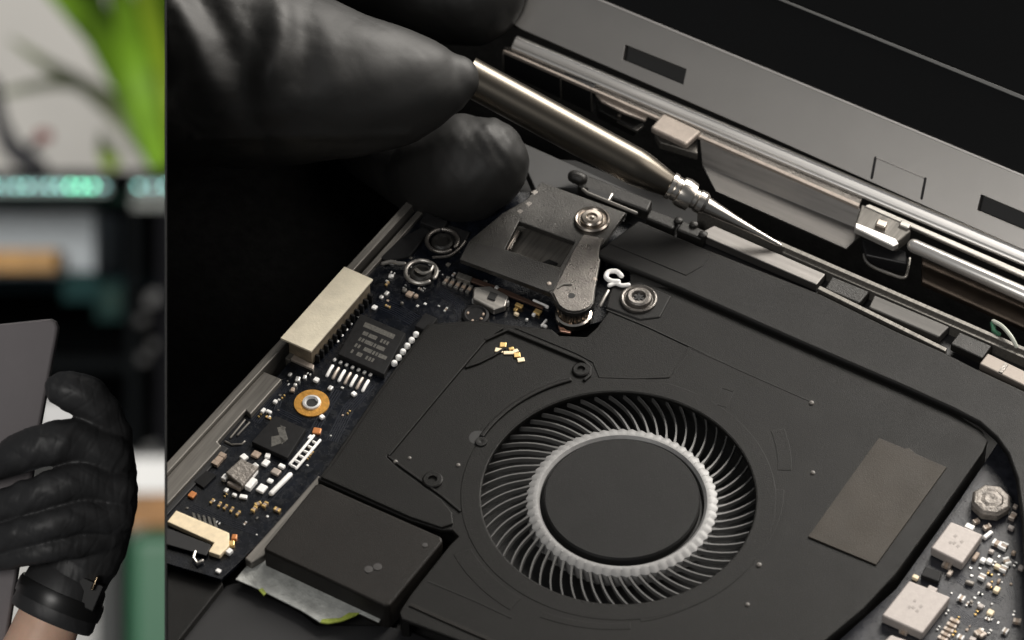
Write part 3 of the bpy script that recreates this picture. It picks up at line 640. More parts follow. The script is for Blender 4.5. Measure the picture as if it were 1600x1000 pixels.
def scatter(poly, n, parent, base, seed, names=("solder_pad", "resistor")):
    rn = random.Random(seed); xs = [p[0] for p in poly]; ys = [p[1] for p in poly]; k = 0
    def inside(x, y):
        c = False
        for a in range(len(poly)):
            (x1, y1), (x2, y2) = poly[a], poly[a - 1]
            if (y1 > y) != (y2 > y) and x < (x2 - x1) * (y - y1) / (y2 - y1) + x1: c = not c
        return c
    while k < n:
        x, y = rn.uniform(min(xs), max(xs)), rn.uniform(min(ys), max(ys))
        if not inside(x, y): continue
        k += 1; t = rn.random(); a = rn.choice((0, V90))
        if t < .45: smd(x, y, rn.uniform(.8, 1.2), rn.uniform(.4, .55), .35, a, rn.choice(('chip', 'ceram', 'chip')), rn.choice(('solder', 'solder', 'gold')), names[1], parent, base)
        else: pad(x, y, rn.uniform(.3, .6), rn.uniform(.3, .6), .2, a, rn.choice(('solder', 'white', 'rim', 'ceram', 'solder')), names[0], parent, base, .08)
scatter([(600, 415), (640, 395), (735, 440), (735, 470), (690, 490), (600, 480)], 26, pcb, HB, 3)
scatter([(440, 600), (460, 575), (505, 590), (470, 610), (420, 655), (400, 650)], 12, pcb, HB, 5)
scatter([(290, 765), (340, 765), (430, 800), (400, 850), (370, 830), (290, 795)], 10, pcb, HB, 6)
scatter([(480, 655), (540, 600), (590, 612), (505, 725), (470, 740)], 8, pcb, HB, 8)
def traces(px, n, pitch, name, parent, base, m):
    """a bundle of raised copper tracks that run side by side"""
    A = [P(x, y, base) for x, y in px]; mb = MB()
    for k in range(n):
        off = (k - n / 2) * pitch; pts = []
        for i, p in enumerate(A):
            t = A[min(i + 1, len(A) - 1)] - A[max(i - 1, 0)]; t = t / np.linalg.norm(t); pts.append((p[0] - t[1] * off, p[1] + t[0] * off))
        for a, b in zip(pts[:-1], pts[1:]):
            a, b = np.array(a), np.array(b); d = b - a; L = np.linalg.norm(d)
            mb.box((a + b) / 2, L, pitch * .45, base - .02, base + .05, math.atan2(d[1], d[0]))
    o = mb.build(name, m, parent); o["kind"] = "stuff"; return o
TR = mat("track_blue", (0.006, 0.008, 0.014), 0.3)
for px, n, pt in (([(590, 470), (622, 484), (650, 500)], 7, .45), ([(452, 600), (420, 636), (400, 660)], 5, .4), ([(530, 610), (505, 650), (480, 700), (440, 760), (400, 800)], 4, .5), ([(580, 600), (545, 640), (520, 690)], 6, .42), ([(300, 790), (350, 812), (400, 830)], 4, .4), ([(690, 455), (720, 475), (722, 500)], 5, .4), ([(470, 660), (430, 640), (440, 610)], 3, .45)):
    traces(px, n, pt, "copper_tracks", pcb, HB, TR)

# ---- hinge bracket
hb = empty("hinge_bracket", lap)
HH = 1.6
hole = [P(x, y, HH)[:2] for x, y in ((811, 346), (898, 378), (874, 417), (788, 392))]
def ringpx(cx, cy, rx, a0, a1, n=8): return [(cx + rx * math.cos(R(a0 + (a1 - a0) * i / n)), cy + rx * .76 * math.sin(R(a0 + (a1 - a0) * i / n))) for i in range(n + 1)]
bpx = [(846, 284), (978, 332), (958, 360), (948, 374), (938, 384), (936, 400), (938, 406), (930, 452)] + ringpx(898, 466, 31, 0, 150, 8) + [(860, 458), (830, 446), (718, 404), (735, 374), (786, 332), (822, 312)]
slab_hole("bracket_plate", bpx, [hole], HH, 1.3, mat("bracket_dark", (0.045, 0.043, 0.040), 0.34, metal=0.6, var=0.3, vscale=0.3, bump=0.3, bscale=4, rvar=0.1), hb, 0.3)
slab("bracket_strap", [(912, 366), (944, 372), (937, 384), (935, 400), (937, 406), (929, 450)] + ringpx(898, 464, 29, 0, 150, 8) + [(864, 456), (880, 424), (896, 392)], HH + .28, .3, M['dkmetal'], hb, .12)
slab("bracket_arm", [(733, 376), (786, 388), (868, 418), (878, 424), (866, 452), (856, 456), (718, 405)], HH + .12, .3, M['darkarm'], hb, .12)
slab("bracket_floor", [(800, 350), (905, 380), (880, 425), (770, 405)], -2.4, .6, M['rim'], hb, .1)
slab("bracket_floor_gap", [(842, 412), (858, 405), (872, 411), (866, 420)], -2.2, .2, M['deep'], hb, .05)
for i in range(4):
    A, B = P(782 + 5 * i, 392 - 1 * i, HH - 1.6 - .3 * i), P(806 + 1.5 * i, 360 + i, HH - 1.6 - .3 * i); MB().tube([A, B], .28, 8).build("spring_leaf", M['beige'] if i % 2 == 0 else M['dkmetal'], hb)
for i, (x, y) in enumerate(((835, 300), (826, 318), (812, 330))): slab("bracket_tooth", [(x - 8, y), (x, y - 5), (x + 8, y - 1), (x, y + 6)], HH + .05, 1.2, M['dkmetal'], hb, .3)
c = P(925, 345, HH)
MB().lathe(c, [(3.5, 0), (3.45, .5), (3.1, .75), (2.75, .6), (2.55, .35), (2.3, .35), (2.2, .9), (1.9, 1.15), (1.1, 1.2), (.95, .85), (.5, .85), (.35, 1.1), (.01, 1.15)], 48).build("screw", M['screw'], hb)
c = P(896, 492, -1.3)
MB().lathe(c, [(3.5, -.8), (3.6, 0), (3.5, .5), (3.1, .7), (2.9, .5)], 48).build("pivot_flange", mat("pivot_nickel", (0.85, 0.78, 0.70), .2, metal=1), hb)
mb = MB(); seg = 72; vs = []; fs = []
for k in range(seg):
    r = 2.75 + (.14 if (k // 2) % 2 else -.1); a = 2 * math.pi * k / seg
    for z in (-1, 2.4): vs.append((c[0] + r * math.cos(a), c[1] + r * math.sin(a), c[2] + z))
for k in range(seg): k2 = (k + 1) % seg; fs.append((2 * k, 2 * k2, 2 * k2 + 1, 2 * k + 1))
mb.add(vs, fs); mb.build("pivot_barrel", M['screw'], hb, 0, 20)
c = P(893, 462, HH + .28)
MB().lathe(c, [(.7, .02), (.01, .02)], 16).build("pivot_hole", M['deep'], hb)
MB().tube([P(872, 450, HH + .35), P(880, 444, HH + .4), (*P(893, 446, HH)[:2], HH + .38)], .2, 8).build("bracket_mark", M['alu'], hb)
for x, y in ((858, 444), (929, 437)): MB().lathe(P(x, y, HH), [(.55, 0), (.4, .3), (.01, .35)], 10).build("bracket_dimple", M['beige'], hb)
slab("pivot_base", [(872, 508), (880, 500), (896, 506), (892, 520), (875, 517)], -2.3, .6, mat("copper_pink", (.6, .35, .26), .35, metal=.8), hb, .15)
# bright white clip
pts = [P(x, y, .8) for x, y in ((971, 431), (963, 424), (951, 425), (947, 433), (955, 439), (966, 440))]; MB().tube(smooth_pts(pts), .5, 10).build("white_clip", mat("clip_white", (.85, .84, .82), .3), hb)
pts = [P(x, y, .6) for x, y in ((952, 446), (962, 443), (972, 446), (982, 445))]; MB().tube(smooth_pts(pts), .42, 10).build("white_clip", MATS["clip_white"], hb)
MB().tube([P(950, 455, .2), P(944, 466, 0), P(938, 478, -.4)], .35, 8).build("clip_stem", M['alu'], hb)
# mounting screw on the fan ear
ear = slab("screw_ear", [(955, 448), (1000, 440), (1050, 462), (1032, 496), (1000, 500), (946, 480)], 0.25, 2.5, M['plate'], fan, .4)
c = P(998, 468, .25)
MB().lathe(c, [(3.6, 0), (3.5, .45), (3.2, .6), (2.9, .45), (2.75, .2), (2.6, .2), (2.4, .9), (2.0, 1.15), (1.4, 1.1), (1.1, .5), (.01, .45)], 48).build("screw", M['dkmetal'], fan)
for a in (0, 60, 120): MB().box((c[0] + .0, c[1]), 2.2, .5, .3, .95, R(a)).build("screw_recess", M['deep'], fan, .1)

# ------------------------------------------------------------------ right circuit board
pc2 = empty("power_board", lap)
HB2 = -3.4
slab("board", [(1560, 690), (1700, 700), (1700, 1100), (1180, 1100), (1300, 1010), (1400, 920), (1500, 780)], HB2, 1.0, M['pcb2'], pc2, .1)
Z = lambda x, y: (1280 + x / 3.847, 740 + y / 3.847)
def cap_sq(zpts, h=-1.1):
    px = [Z(*p) for p in zpts]; slab("inductor", px, h, 2.2, M['capgrey'], pc2, .35)
    cx = sum(p[0] for p in px) / 4; cy = sum(p[1] for p in px) / 4
    for dx, dy in ((-2, -9), (8, 0), (-10, 1), (2, 7), (-4, 2)):
        slab("inductor_marking", [(cx + dx - 3, cy + dy), (cx + dx, cy + dy - 3), (cx + dx + 3.5, cy + dy), (cx + dx, cy + dy + 3)], h + .03, .05, mat("mark_grey", (.3, .27, .25), .6), pc2, .01)
cap_sq([(790, 285), (985, 365), (860, 540), (670, 445)]); cap_sq([(540, 640), (790, 740), (620, 960), (375, 850)]); cap_sq([(430, 965), (560, 1010), (480, 1140), (330, 1060)])
c = P(*Z(1035, 150), -1.0)
MB().lathe(c, [(3.7, -2), (3.75, -.6), (3.3, 0), (2.4, .1), (2.1, -.15), (1.2, .1), (.01, -.1)], 8).build("octagonal_inductor", M['octgrey'], pc2, .3, 20)
for x, y, l, w, m, a in ((905, 315, 1.7, 1.2, 'white', 0), (945, 280, 1.2, .8, 'ceram', 60), (1010, 315, 1.5, .8, 'ceram', 60), (1015, 362, 2.2, .8, 'white', 75), (1070, 412, 1.7, 1.1, 'beige', 0), (1112, 430, 1.1, 1.5, 'beige', 0), (1035, 462, 1.0, .8, 'capgrey', 0),
                         (985, 515, 1.0, 1.1, 'white', 0), (1025, 520, 1.1, 1.1, 'white', 0), (1130, 520, 1.6, 1.0, 'beige', -40), (1110, 565, 1.2, 1.3, 'beige', 0), (1072, 552, 1.1, .9, 'cream', 0), (942, 492, .8, 1.9, 'ceram', 0), (768, 545, 1.7, 1.0, 'ceram', 0), (786, 592, .9, 1.4, 'beige', 0),
                         (980, 615, 1.1, 1.2, 'beige', 0), (1020, 665, .9, .8, 'beige', 0), (1068, 692, 1.1, 1.3, 'cream', 0), (905, 650, 1.6, .7, 'octgrey', 10), (856, 742, 1.2, 1.0, 'beige', 0), (915, 766, .7, .6, 'octgrey', 0), (970, 792, 1.1, 1.0, 'capgrey', 0), (1030, 830, 1.2, 1.2, 'cream', 0),
                         (1165, 250, 1.0, 1.6, 'ceram', 0), (1180, 192, .9, .9, 'beige', 0), (1155, 320, 1.2, .9, 'capgrey', 0), (960, 948, 1.0, 1.6, 'ceram', -25), (985, 965, .8, 1.4, 'beige', -25), (850, 978, 1.2, .9, 'beige', 0), (922, 992, 1.2, 1.0, 'capgrey', 0), (510, 942, 1.6, .9, 'ceram', 0), (580, 618, 1.2, .9, 'cream', 0), (680, 690, 1.8, 1.1, 'capgrey', 0), (1080, 640, .5, .9, 'ceram', 0), (1170, 470, .8, .8, 'ceram', 0),
                         (1215, 560, 1, 1, 'capgrey', 0), (1190, 880, 1.4, .9, 'ceram', 20), (1120, 940, 1, 1, 'beige', 0)):
    xx, yy = Z(x, y)
    if m in ('ceram', 'beige') and l > .9: smd(xx, yy, max(l, w), min(l, w) + .15, .8, R(a) + (V90 if w > l else 0), 'ceram', 'beige' if m == 'ceram' else 'white', "capacitor", pc2, HB2)
    else: pad(xx, yy, l, w, .8, R(a), m, "solder_pad", pc2, HB2)
for i in range(5):
    xx, yy = Z(815 - 18 * i, 880 + 27 * i); smd(xx, yy, 1.9, .75, .6, 0, 'ceram', 'beige', "resistor", pc2, HB2)
slab("dark_component", [Z(640, 555), Z(740, 590), Z(720, 650), Z(610, 610)], -2.2, 1.2, M['chip'], pc2, .2)

scatter([Z(900, 560), Z(1180, 420), Z(1220, 900), Z(1100, 1000), Z(760, 1000), Z(700, 900), Z(820, 640)], 40, pc2, HB2, 11)
for px, n, pt in (([Z(840, 620), Z(960, 700), Z(1100, 760)], 5, .4), ([Z(800, 800), Z(900, 880), Z(1080, 900)], 6, .4), ([Z(1140, 620), Z(1180, 760), Z(1160, 960)], 4, .45)):
    traces(px, n, pt, "copper_tracks", pc2, HB2, mat("track_slate", (0.03, 0.032, 0.042), 0.35))
# ------------------------------------------------------------------ screwdriver
sd_root = empty("screwdriver", None, None)
tag(sd_root, "slim satin metal screwdriver held by the black glove above the hinge", "screwdriver")
def Lw(p): return Vector(LAPM @ Vector(p))
T = P(1224, 386, -0.4); Hd = P(742, 124, 25.0)
Tw, Hw = np.array(Lw(T)), np.array(Lw(Hd))
sd_root.location = Tw
ax = (Hw - Tw); LEN = np.linalg.norm(ax); ax = ax / LEN
def along(px):      # distance from tip (m) of the spot on the axis seen at pixel x
    lo, hi = 0.0, 1.6
    for _ in range(40):
        mid = (lo + hi) / 2; q = Tw + ax * LEN * mid; x = 800 + q[0] / q[1] * FPX
        if x > px: lo = mid
        else: hi = mid
    return lo * LEN
def sdpart(name, prof, m, seg=40):
    mb = MB(); mb.lathe((0, 0, 0), [(r * S, along(px) if isinstance(px, (int, float)) else px) for px, r in prof], seg, 0, ax)
    return mb.build(name, m, sd_root, 0, 25)
sdpart("blade_tip", [(1224, 0.02), (1222, .38), (1214, .50), (1190, .62), (1150, 1.0), (1118, 1.45), (1100, 1.75), (1097, .05)], mat("driver_steel", (0.62, 0.58, 0.53), 0.24, metal=1.0, var=0.1, vscale=0.4))
sdpart("collar", [(1104, .1), (1103, 1.9), (1098, 2.3), (1090, 2.3), (1088, 2.05), (1083, 2.05), (1081, 2.9), (1070, 3.1), (1062, 2.95), (1060, 2.5), (1054, 2.5), (1052, 2.75), (1046, 2.75), (1045, .1)], MATS['driver_steel'])
sdpart("shank", [(1049, .1), (1048, 2.3), (1042, 2.5), (1008, 3.42), (996, 3.62), (988, 3.68), (860, 3.72), (745, 3.75), (729, 3.78), (727, .1)], M['brass'])

# ------------------------------------------------------------------ gloved hands: union of tapered fingers, remeshed to one skin
gl = bpy.data.materials.new("black_nitrile"); gl.use_nodes = True
def glove_mat(m, col, rough, fold_scale, strength):
    nt = m.node_tree; b = nt.nodes["Principled BSDF"]
    b.inputs["Base Color"].default_value = (*col, 1); b.inputs["Roughness"].default_value = rough; b.inputs["Specular IOR Level"].default_value = 0.45
    tc = nt.nodes.new("ShaderNodeTexCoord")
    n1 = nt.nodes.new("ShaderNodeTexNoise"); n1.inputs["Scale"].default_value = fold_scale; n1.inputs["Detail"].default_value = 2; n1.inputs["Distortion"].default_value = 1.2
    n2 = nt.nodes.new("ShaderNodeTexNoise"); n2.inputs["Scale"].default_value = fold_scale * 14; n2.inputs["Detail"].default_value = 3
    mp = nt.nodes.new("ShaderNodeMapping"); mp.inputs["Rotation"].default_value = (0, R(35), 0); mp.inputs["Scale"].default_value = (1.0, 1, 0.45)
    nt.links.new(tc.outputs["Object"], mp.inputs[0]); nt.links.new(mp.outputs[0], n1.inputs[0]); nt.links.new(tc.outputs["Object"], n2.inputs[0])
    ad = nt.nodes.new("ShaderNodeMath"); ad.operation = 'MULTIPLY_ADD'; ad.inputs[1].default_value = 0.03
    nt.links.new(n2.outputs[0], ad.inputs[0]); nt.links.new(n1.outputs[0], ad.inputs[2])
    bp = nt.nodes.new("ShaderNodeBump"); bp.inputs["Strength"].default_value = strength; bp.inputs["Distance"].default_value = 0.004
    nt.links.new(ad.outputs[0], bp.inputs["Height"]); nt.links.new(bp.outputs[0], b.inputs["Normal"])
    mr = nt.nodes.new("ShaderNodeMapRange"); mr.inputs[3].default_value = rough - .08; mr.inputs[4].default_value = rough + .12
    nt.links.new(n1.outputs[0], mr.inputs[0]); nt.links.new(mr.outputs[0], b.inputs["Roughness"])
glove_mat(gl, (0.0095, 0.0093, 0.0088), 0.58, 45, 0.2)
gl2 = bpy.data.materials.new("black_nitrile_small"); gl2.use_nodes = True
glove_mat(gl2, (0.030, 0.030, 0.031), 0.5, 110, 0.14)

def fuse(name, chains, voxel, smooth_it, m, parent, origin, cut=None, folds=None, seg=28):
    """chains: lists of (world mm position, radius mm); fused to one continuous surface"""
    mb = MB()
    for ch in chains:
        # resample with a smooth curve
        pts = np.array([c[0] for c in ch]); rad = np.array([c[1] for c in ch])
        k = len(pts); out = []; ro = []
        for i in range(k - 1):
            p0, p1, p2, p3 = pts[max(i - 1, 0)], pts[i], pts[i + 1], pts[min(i + 2, k - 1)]
            for t in np.linspace(0, 1, 6)[:(None if i == k - 2 else -1)]:
                out.append(.5 * ((2 * p1) + (-p0 + p2) * t + (2 * p0 - 5 * p1 + 4 * p2 - p3) * t * t + (-p0 + 3 * p1 - 3 * p2 + p3) * t ** 3))
                ro.append(rad[i] + (rad[i + 1] - rad[i]) * t)
        mb.tube([(p * S - origin) for p in out], [r * S for r in ro], seg)
    me = mb.mesh(name); o = bpy.data.objects.new(name, me); scene.collection.objects.link(o)
    r = o.modifiers.new("r", 'REMESH'); r.mode = 'VOXEL'; r.voxel_size = voxel * S
    s_ = o.modifiers.new("s", 'SMOOTH'); s_.iterations = smooth_it; s_.factor = 0.5
    dg = bpy.context.evaluated_depsgraph_get(); dg.update()
    me2 = bpy.data.meshes.new_from_object(o.evaluated_get(dg)); bpy.data.objects.remove(o); me2.name = name
    if folds:
        nv = len(me2.vertices); co = np.empty(nv * 3); me2.vertices.foreach_get("co", co); co = co.reshape(-1, 3)
        no = np.empty(nv * 3); me2.vertices.foreach_get("normal", no); no = no.reshape(-1, 3)
        co = co + no * folds((co + origin) / S, no)[:, None] * S
        me2.vertices.foreach_set("co", co.ravel()); me2.update()
    if cut:
        bm = bmesh.new(); bm.from_mesh(me2)
        r = bmesh.ops.bisect_plane(bm, geom=bm.verts[:] + bm.edges[:] + bm.faces[:], plane_co=cut[0], plane_no=cut[1], clear_inner=True)
        es = [g for g in r["geom_cut"] if isinstance(g, bmesh.types.BMEdge)]
        bmesh.ops.holes_fill(bm, edges=es, sides=0); bm.to_mesh(me2); bm.free()
    ob = link(name, me2, m, parent, None)
    for p in me2.polygons: p.use_smooth = True
    return ob
def pxr(px, depth): return px * depth / FPX
def K(x, y, d, rpx): return (C(x, y, d), pxr(rpx, d))
def px_of(co): return 800 + co[:, 0] / co[:, 1] * FPX, 500 - co[:, 2] / co[:, 1] * FPX

# hand with the screwdriver
org = C(300, 130, 735) * S
def folds_big(co, no):
    x, y = px_of(co); f = np.zeros(len(co))
    w = 18 * np.sin(y * .013 + 1) + 9 * np.sin(y * .031)
    # folds of the loose glove over the knuckle: ridges that run down and to the left
    for cx, amp, wd, lean, y0, y1 in ((300, 1.7, 26, .55, -60, 140), (352, -1.0, 24, .5, -60, 130), (420, 1.8, 28, -.10, -20, 140), (470, -.9, 28, .3, -20, 150), (385, -.9, 24, .1, 20, 190), (310, 1.1, 22, -.75, 120, 230), (500, .6, 28, .35, 30, 140), (262, .8, 22, .6, -20, 130)):
        c_ = cx + lean * (y - 80) + w * .5
        e = 1 / (1 + np.exp(-(y - y0) / 16)) * 1 / (1 + np.exp((y - y1) / 16))
        f += amp * np.exp(-((x - c_) / wd) ** 2) * e
    f += .35 * np.exp(-((y - 214 + .02 * (x - 400)) / 7) ** 2) * ((x > 300) & (x < 640))
    f += 0.18 * np.sin(x * .05 + y * .03) * np.sin(y * .06 - x * .02)
    # fine crumples: thin sharp creases that wander across the finger
    for k, (lx, ly, ph, sc) in enumerate(((.060, .022, 0, 1.0), (.045, -.050, 1.7, .8), (.085, .060, 3.1, .5), (-.03, .11, .6, .5))):
        q = np.sin(lx * x + ly * y + ph + 1.6 * np.sin(.017 * x - .023 * y + k) + .8 * np.sin(.041 * y + .03 * x))
        f -= .09 * sc * np.exp(-(q / .16) ** 2) * (.35 + .65 / (1 + np.exp((x - 520) / 60)))
    # scuffed, bunched rubber at the lower fingertip
    e = np.exp(-(((x - 765) / 55) ** 2 + ((y - 225) / 50) ** 2))
    f += e * (.16 * np.sin(.16 * x + .9 * np.sin(.09 * y)) * np.sin(.13 * y + .05 * x) + .10 * np.sin(.31 * x - .2 * y))
    return f
cutp = (C(258.8, 500, 700) * S - org, (lambda a, b: np.cross(a, b) / np.linalg.norm(np.cross(a, b)))(ray(258.8, 200), ray(258.8, 800)))
cn = cutp[1] if cutp[1][0] > 0 else -cutp[1]
dD = float(np.dot(np.array(Hw) / S, (0, 1, 0)))
chains = [
 [K(90, 60, 742, 180), K(260, 85, 738, 176), K(400, 110, 736, 156), K(520, 128, 735, 124), K(620, 130, 735, 92), K(682, 126, 735, 66), K(712, 123, 735, 40)],
 [K(150, 150, 742, 110), K(330, 150, 738, 110), K(460, 154, 736, 106), K(570, 156, 735, 88), K(640, 150, 735, 72), K(692, 136, 735, 48)],
 [K(450, 60, 745, 80), K(580, 100, 740, 70), K(660, 110, 738, 52)],
 [K(560, 215, 774, 50), K(652, 266, 765, 66), K(688, 270, 757, 83), K(736, 260, 751, 87), K(750, 257, 750, 78)],
 [K(420, -120, 790, 100), K(590, -66, 786, 100), K(690, -30, 782, 98), K(733, -18, 780, 92)],
 [K(200, 20, 760, 150), K(400, -40, 785, 110)],
]
hand = empty("person"); hand.location = org
tag(hand, "hand in a loose black glove pinching the screwdriver above the laptop", "person")
o = fuse("glove", chains, 0.75, 14, gl, hand, org, (Vector(cutp[0]), Vector(cn)), folds_big)

# ------------------------------------------------------------------ left of the divider: hand with watch and grey tablet
D0 = 706
tab = MB()
tpx = [(-150, 522), (66, 499), (78, 498), (86, 502), (90, 511), (89, 522), (62, 668), (26, 900), (6, 1030), (-150, 1030)]
tab.prism([C(x, y, D0 + 6 + (x - 60) * .03) * S for x, y in tpx], np.array((0.0002, 0.0024, 0)))
t_o = tab.build("tablet", [mat("tablet_grey", (0.25, 0.229, 0.235), 0.42, metal=0.3, var=0.06, vscale=60, bump=0.05, bscale=3000)], None, 0.0006)
tag(t_o, "plain dark grey tablet with rounded corner gripped by the gloved fist", "tablet")
org2 = C(90, 960, D0) * S
lh = empty("person"); lh.location = org2
tag(lh, "gloved fist with a dark wristwatch gripping the grey tablet", "person")
d = D0
ch2 = [
 [K(100, 930, d + 2, 56), K(118, 890, d + 2, 58), K(140, 840, d + 2, 62), K(150, 780, d + 2, 66), K(152, 720, d + 2, 58), K(148, 680, d + 3, 46)],
 [K(176, 760, d - 1, 40), K(172, 800, d - 1, 42), K(160, 840, d, 38)],
 [K(168, 735, d + 2, 46), K(172, 690, d, 36), K(158, 650, d - 3, 34), K(135, 622, d - 5, 35), K(108, 611, d - 6, 32), K(97, 608, d - 6, 28)],
 [K(168, 715, d - 3, 40), K(120, 690, d - 6, 36), K(75, 694, d - 8, 34), K(30, 708, d - 6, 32), K(5, 722, d - 3, 26), K(-50, 740, d, 24)],
 [K(178, 765, d - 3, 36), K(125, 752, d - 7, 31), K(70, 768, d - 9, 28), K(20, 786, d - 6, 28), K(-40, 806, d, 26)],
 [K(180, 805, d - 3, 33), K(125, 806, d - 7, 28), K(70, 822, d - 9, 25), K(15, 838, d - 6, 25), K(-40, 850, d, 24)],
 [K(165, 838, d - 2, 28), K(115, 850, d - 6, 22), K(70, 860, d - 8, 20), K(15, 872, d - 5, 18), K(-30, 880, d, 16)],
]
def folds_small(co, no):
    x, y = px_of(co)
    f = .18 * np.sin((x * .8 + y * .9) * .09 + 2 * np.sin(y * .02)) * np.exp(-((x - 190) / 45) ** 2)
    f += .22 * np.exp(-((x + .6 * (y - 700) - 95) / 9) ** 2) * (y > 660) + .2 * np.exp(-((x + .5 * (y - 700) - 55) / 7) ** 2) * (y > 680)
    f += .10 * np.sin(x * .12 - y * .17) * np.sin(y * .05 + x * .04)
    for k, (lx, ly, ph) in enumerate(((.10, .055, 0), (.06, -.10, 1.7), (.14, .02, .9))):
        q = np.sin(lx * x + ly * y + ph + 1.5 * np.sin(.03 * x - .04 * y + k))
        f -= .05 * np.exp(-(q / .22) ** 2)
    return f
fuse("glove", ch2, 0.30, 3, gl2, lh, org2, None, folds_small)
skin = mat("skin", (0.80, 0.52, 0.38), 0.5, var=0.10, vscale=200, sss=0.15, bump=0.1, bscale=2500)
fuse("forearm", [[K(104, 915, d + 2, 50), K(78, 965, d + 2, 50), K(60, 1010, d + 2, 54), K(40, 1060, d + 3, 62)]], 0.5, 4, skin, lh, org2)
wa = np.array(C(108, 900, d) - C(60, 1010, d)); wa = wa / np.linalg.norm(wa)
def lathe_w(name, x, y, prof, m, parent):
    mb = MB(); mb.lathe(C(x, y, d + 2) * S - org2, [(pxr(r, d) * S, pxr(z, d) * S) for r, z in prof], 48, 0, wa); return mb.build(name, m, parent, 0, 40)
lathe_w("glove_cuff", 88, 948, [(50, -22), (66, -21), (69, -14), (68, 0), (67, 20), (64, 45), (56, 60)], gl2, lh)
strap = lathe_w("watch_strap", 92, 938, [(60, -10), (70.5, -9), (71.5, 0), (71, 12), (69, 18), (60, 19)], mat("strap_black", (0.012, 0.012, 0.012), 0.35), lh)
# watch body on the thumb side, with a bright bezel
yv = np.array((0, -1, 0)); side = np.cross(wa, yv); side = side / np.linalg.norm(side)
def wbox(name, x, y, lx, ly, lz, m, dd=0):
    mb = MB(); c0 = C(x, y, d - 3 + dd) * S - org2
    a, b, c_ = wa * pxr(lx, d) * S / 2, side * pxr(ly, d) * S / 2, yv * pxr(lz, d) * S / 2
    mb.prism([c0 + a + b + c_, c0 + a - b + c_, c0 - a - b + c_, c0 - a + b + c_], -2 * c_); return mb.build(name, m, lh, 0.0003)
wbox("watch_case", 136, 926, 44, 44, 40, mat("watch_black", (0.005, 0.005, 0.005), 0.6), 1)
wbox("watch_bezel", 150, 910, 24, 5, 43, mat("watch_gold", (0.30, 0.23, 0.15), 0.25, metal=1), -.4)

# ------------------------------------------------------------------ workshop behind, out of focus
def cbox(name, x0, y0, x1, y1, d0, d1, m, parent=None, bevel=0.0):
    """upright box that fills x0..x1, y0..y1 at depth d0 and reaches back to d1"""
    a, b = C(x0, y0, d0) * S, C(x1, y1, d0) * S
    mb = MB(); mb.prism([(a[0], d0 * S, a[2]), (b[0], d0 * S, a[2]), (b[0], d0 * S, b[2]), (a[0], d0 * S, b[2])], (0, (d1 - d0) * S, 0))
    return mb.build(name, m, parent, bevel)
def thing(o, label, cat, group=None): return tag(o, label, cat, group)
w_ = cbox("wall", -900, -700, 900, 1700, 3700, 3760, mat("wall_offwhite", (0.62, 0.60, 0.56), 0.7, var=0.06, vscale=3)); w_["kind"] = "structure"
w_ = cbox("floor", -900, 1447, 900, 1500, 1900, 3700, mat("floor_grey", (0.33, 0.32, 0.30), 0.6, var=0.1, vscale=8)); w_["kind"] = "structure"
# black equipment rack
rk = empty("equipment_rack"); rk.location = C(150, 700, 3000) * S
tag(rk, "black equipment rack with dark open bays behind the tablet", "rack")
RB = mat("rack_black", (0.003, 0.0036, 0.004), 0.9, spec=0.05); RT = mat("rack_teal", (0.012, 0.05, 0.052), 0.4)
def rbox(name, x0, y0, x1, y1, d0, d1, m, bevel=0.0):
    o = cbox(name, x0, y0, x1, y1, d0, d1, m, None, bevel)
    o.data.transform(Matrix.Translation(-rk.location)); o.parent = rk; return o
rbox("top_panel", -300, 266, 560, 279, 2960, 3400, RB); rbox("back_panel", -300, 306, 560, 716, 3380, 3420, RB)
rbox("lower_rail", -300, 304, 560, 314, 2985, 3020, mat("rail_green_black", (0.004, 0.014, 0.010), 0.8, spec=.1))
rbox("post", 200, 314, 216, 716, 2980, 3030, RB); rbox("post", 246, 318, 300, 716, 2980, 3030, mat("post_dark", (0.004, 0.004, 0.005), .9, spec=.08))
rbox("reflection_box", 206, 310, 275, 326, 2975, 2984, mat("reflection_grey", (0.06, 0.07, 0.06), 0.5))  # grey box standing in for a reflection below the light bar
rbox("shelf", -300, 432, 240, 452, 3060, 3380, mat("shelf_dark", (0.003, 0.007, 0.009), 0.9, spec=.05)); rbox("shelf", -300, 560, 240, 580, 3060, 3380, RB)
for x0, y0, x1, y1, c_ in ((98, 424, 150, 470, (0.02, 0.075, 0.075)), (150, 440, 192, 500, (0.018, 0.06, 0.055)), (166, 452, 186, 486, (0.05, 0.10, 0.085))): rbox("module", x0, y0, x1, y1, 3040 - x0 * .2, 3200, mat("module_%d" % x0, tuple(.3 * k for k in c_), 0.8, spec=.1))
for x, y in ((243, 462), (236, 470), (222, 500), (240, 540), (224, 560)): rbox("handle_and_glint", x - 9, y - 8, x + 9, y + 8, 2960, 2978, mat("handle_and_glint_%d" % x, (0.05 if y < 480 else 0.008,) * 3, 0.7), 0.001)  # the paler blocks imitate grey highlights by their colour
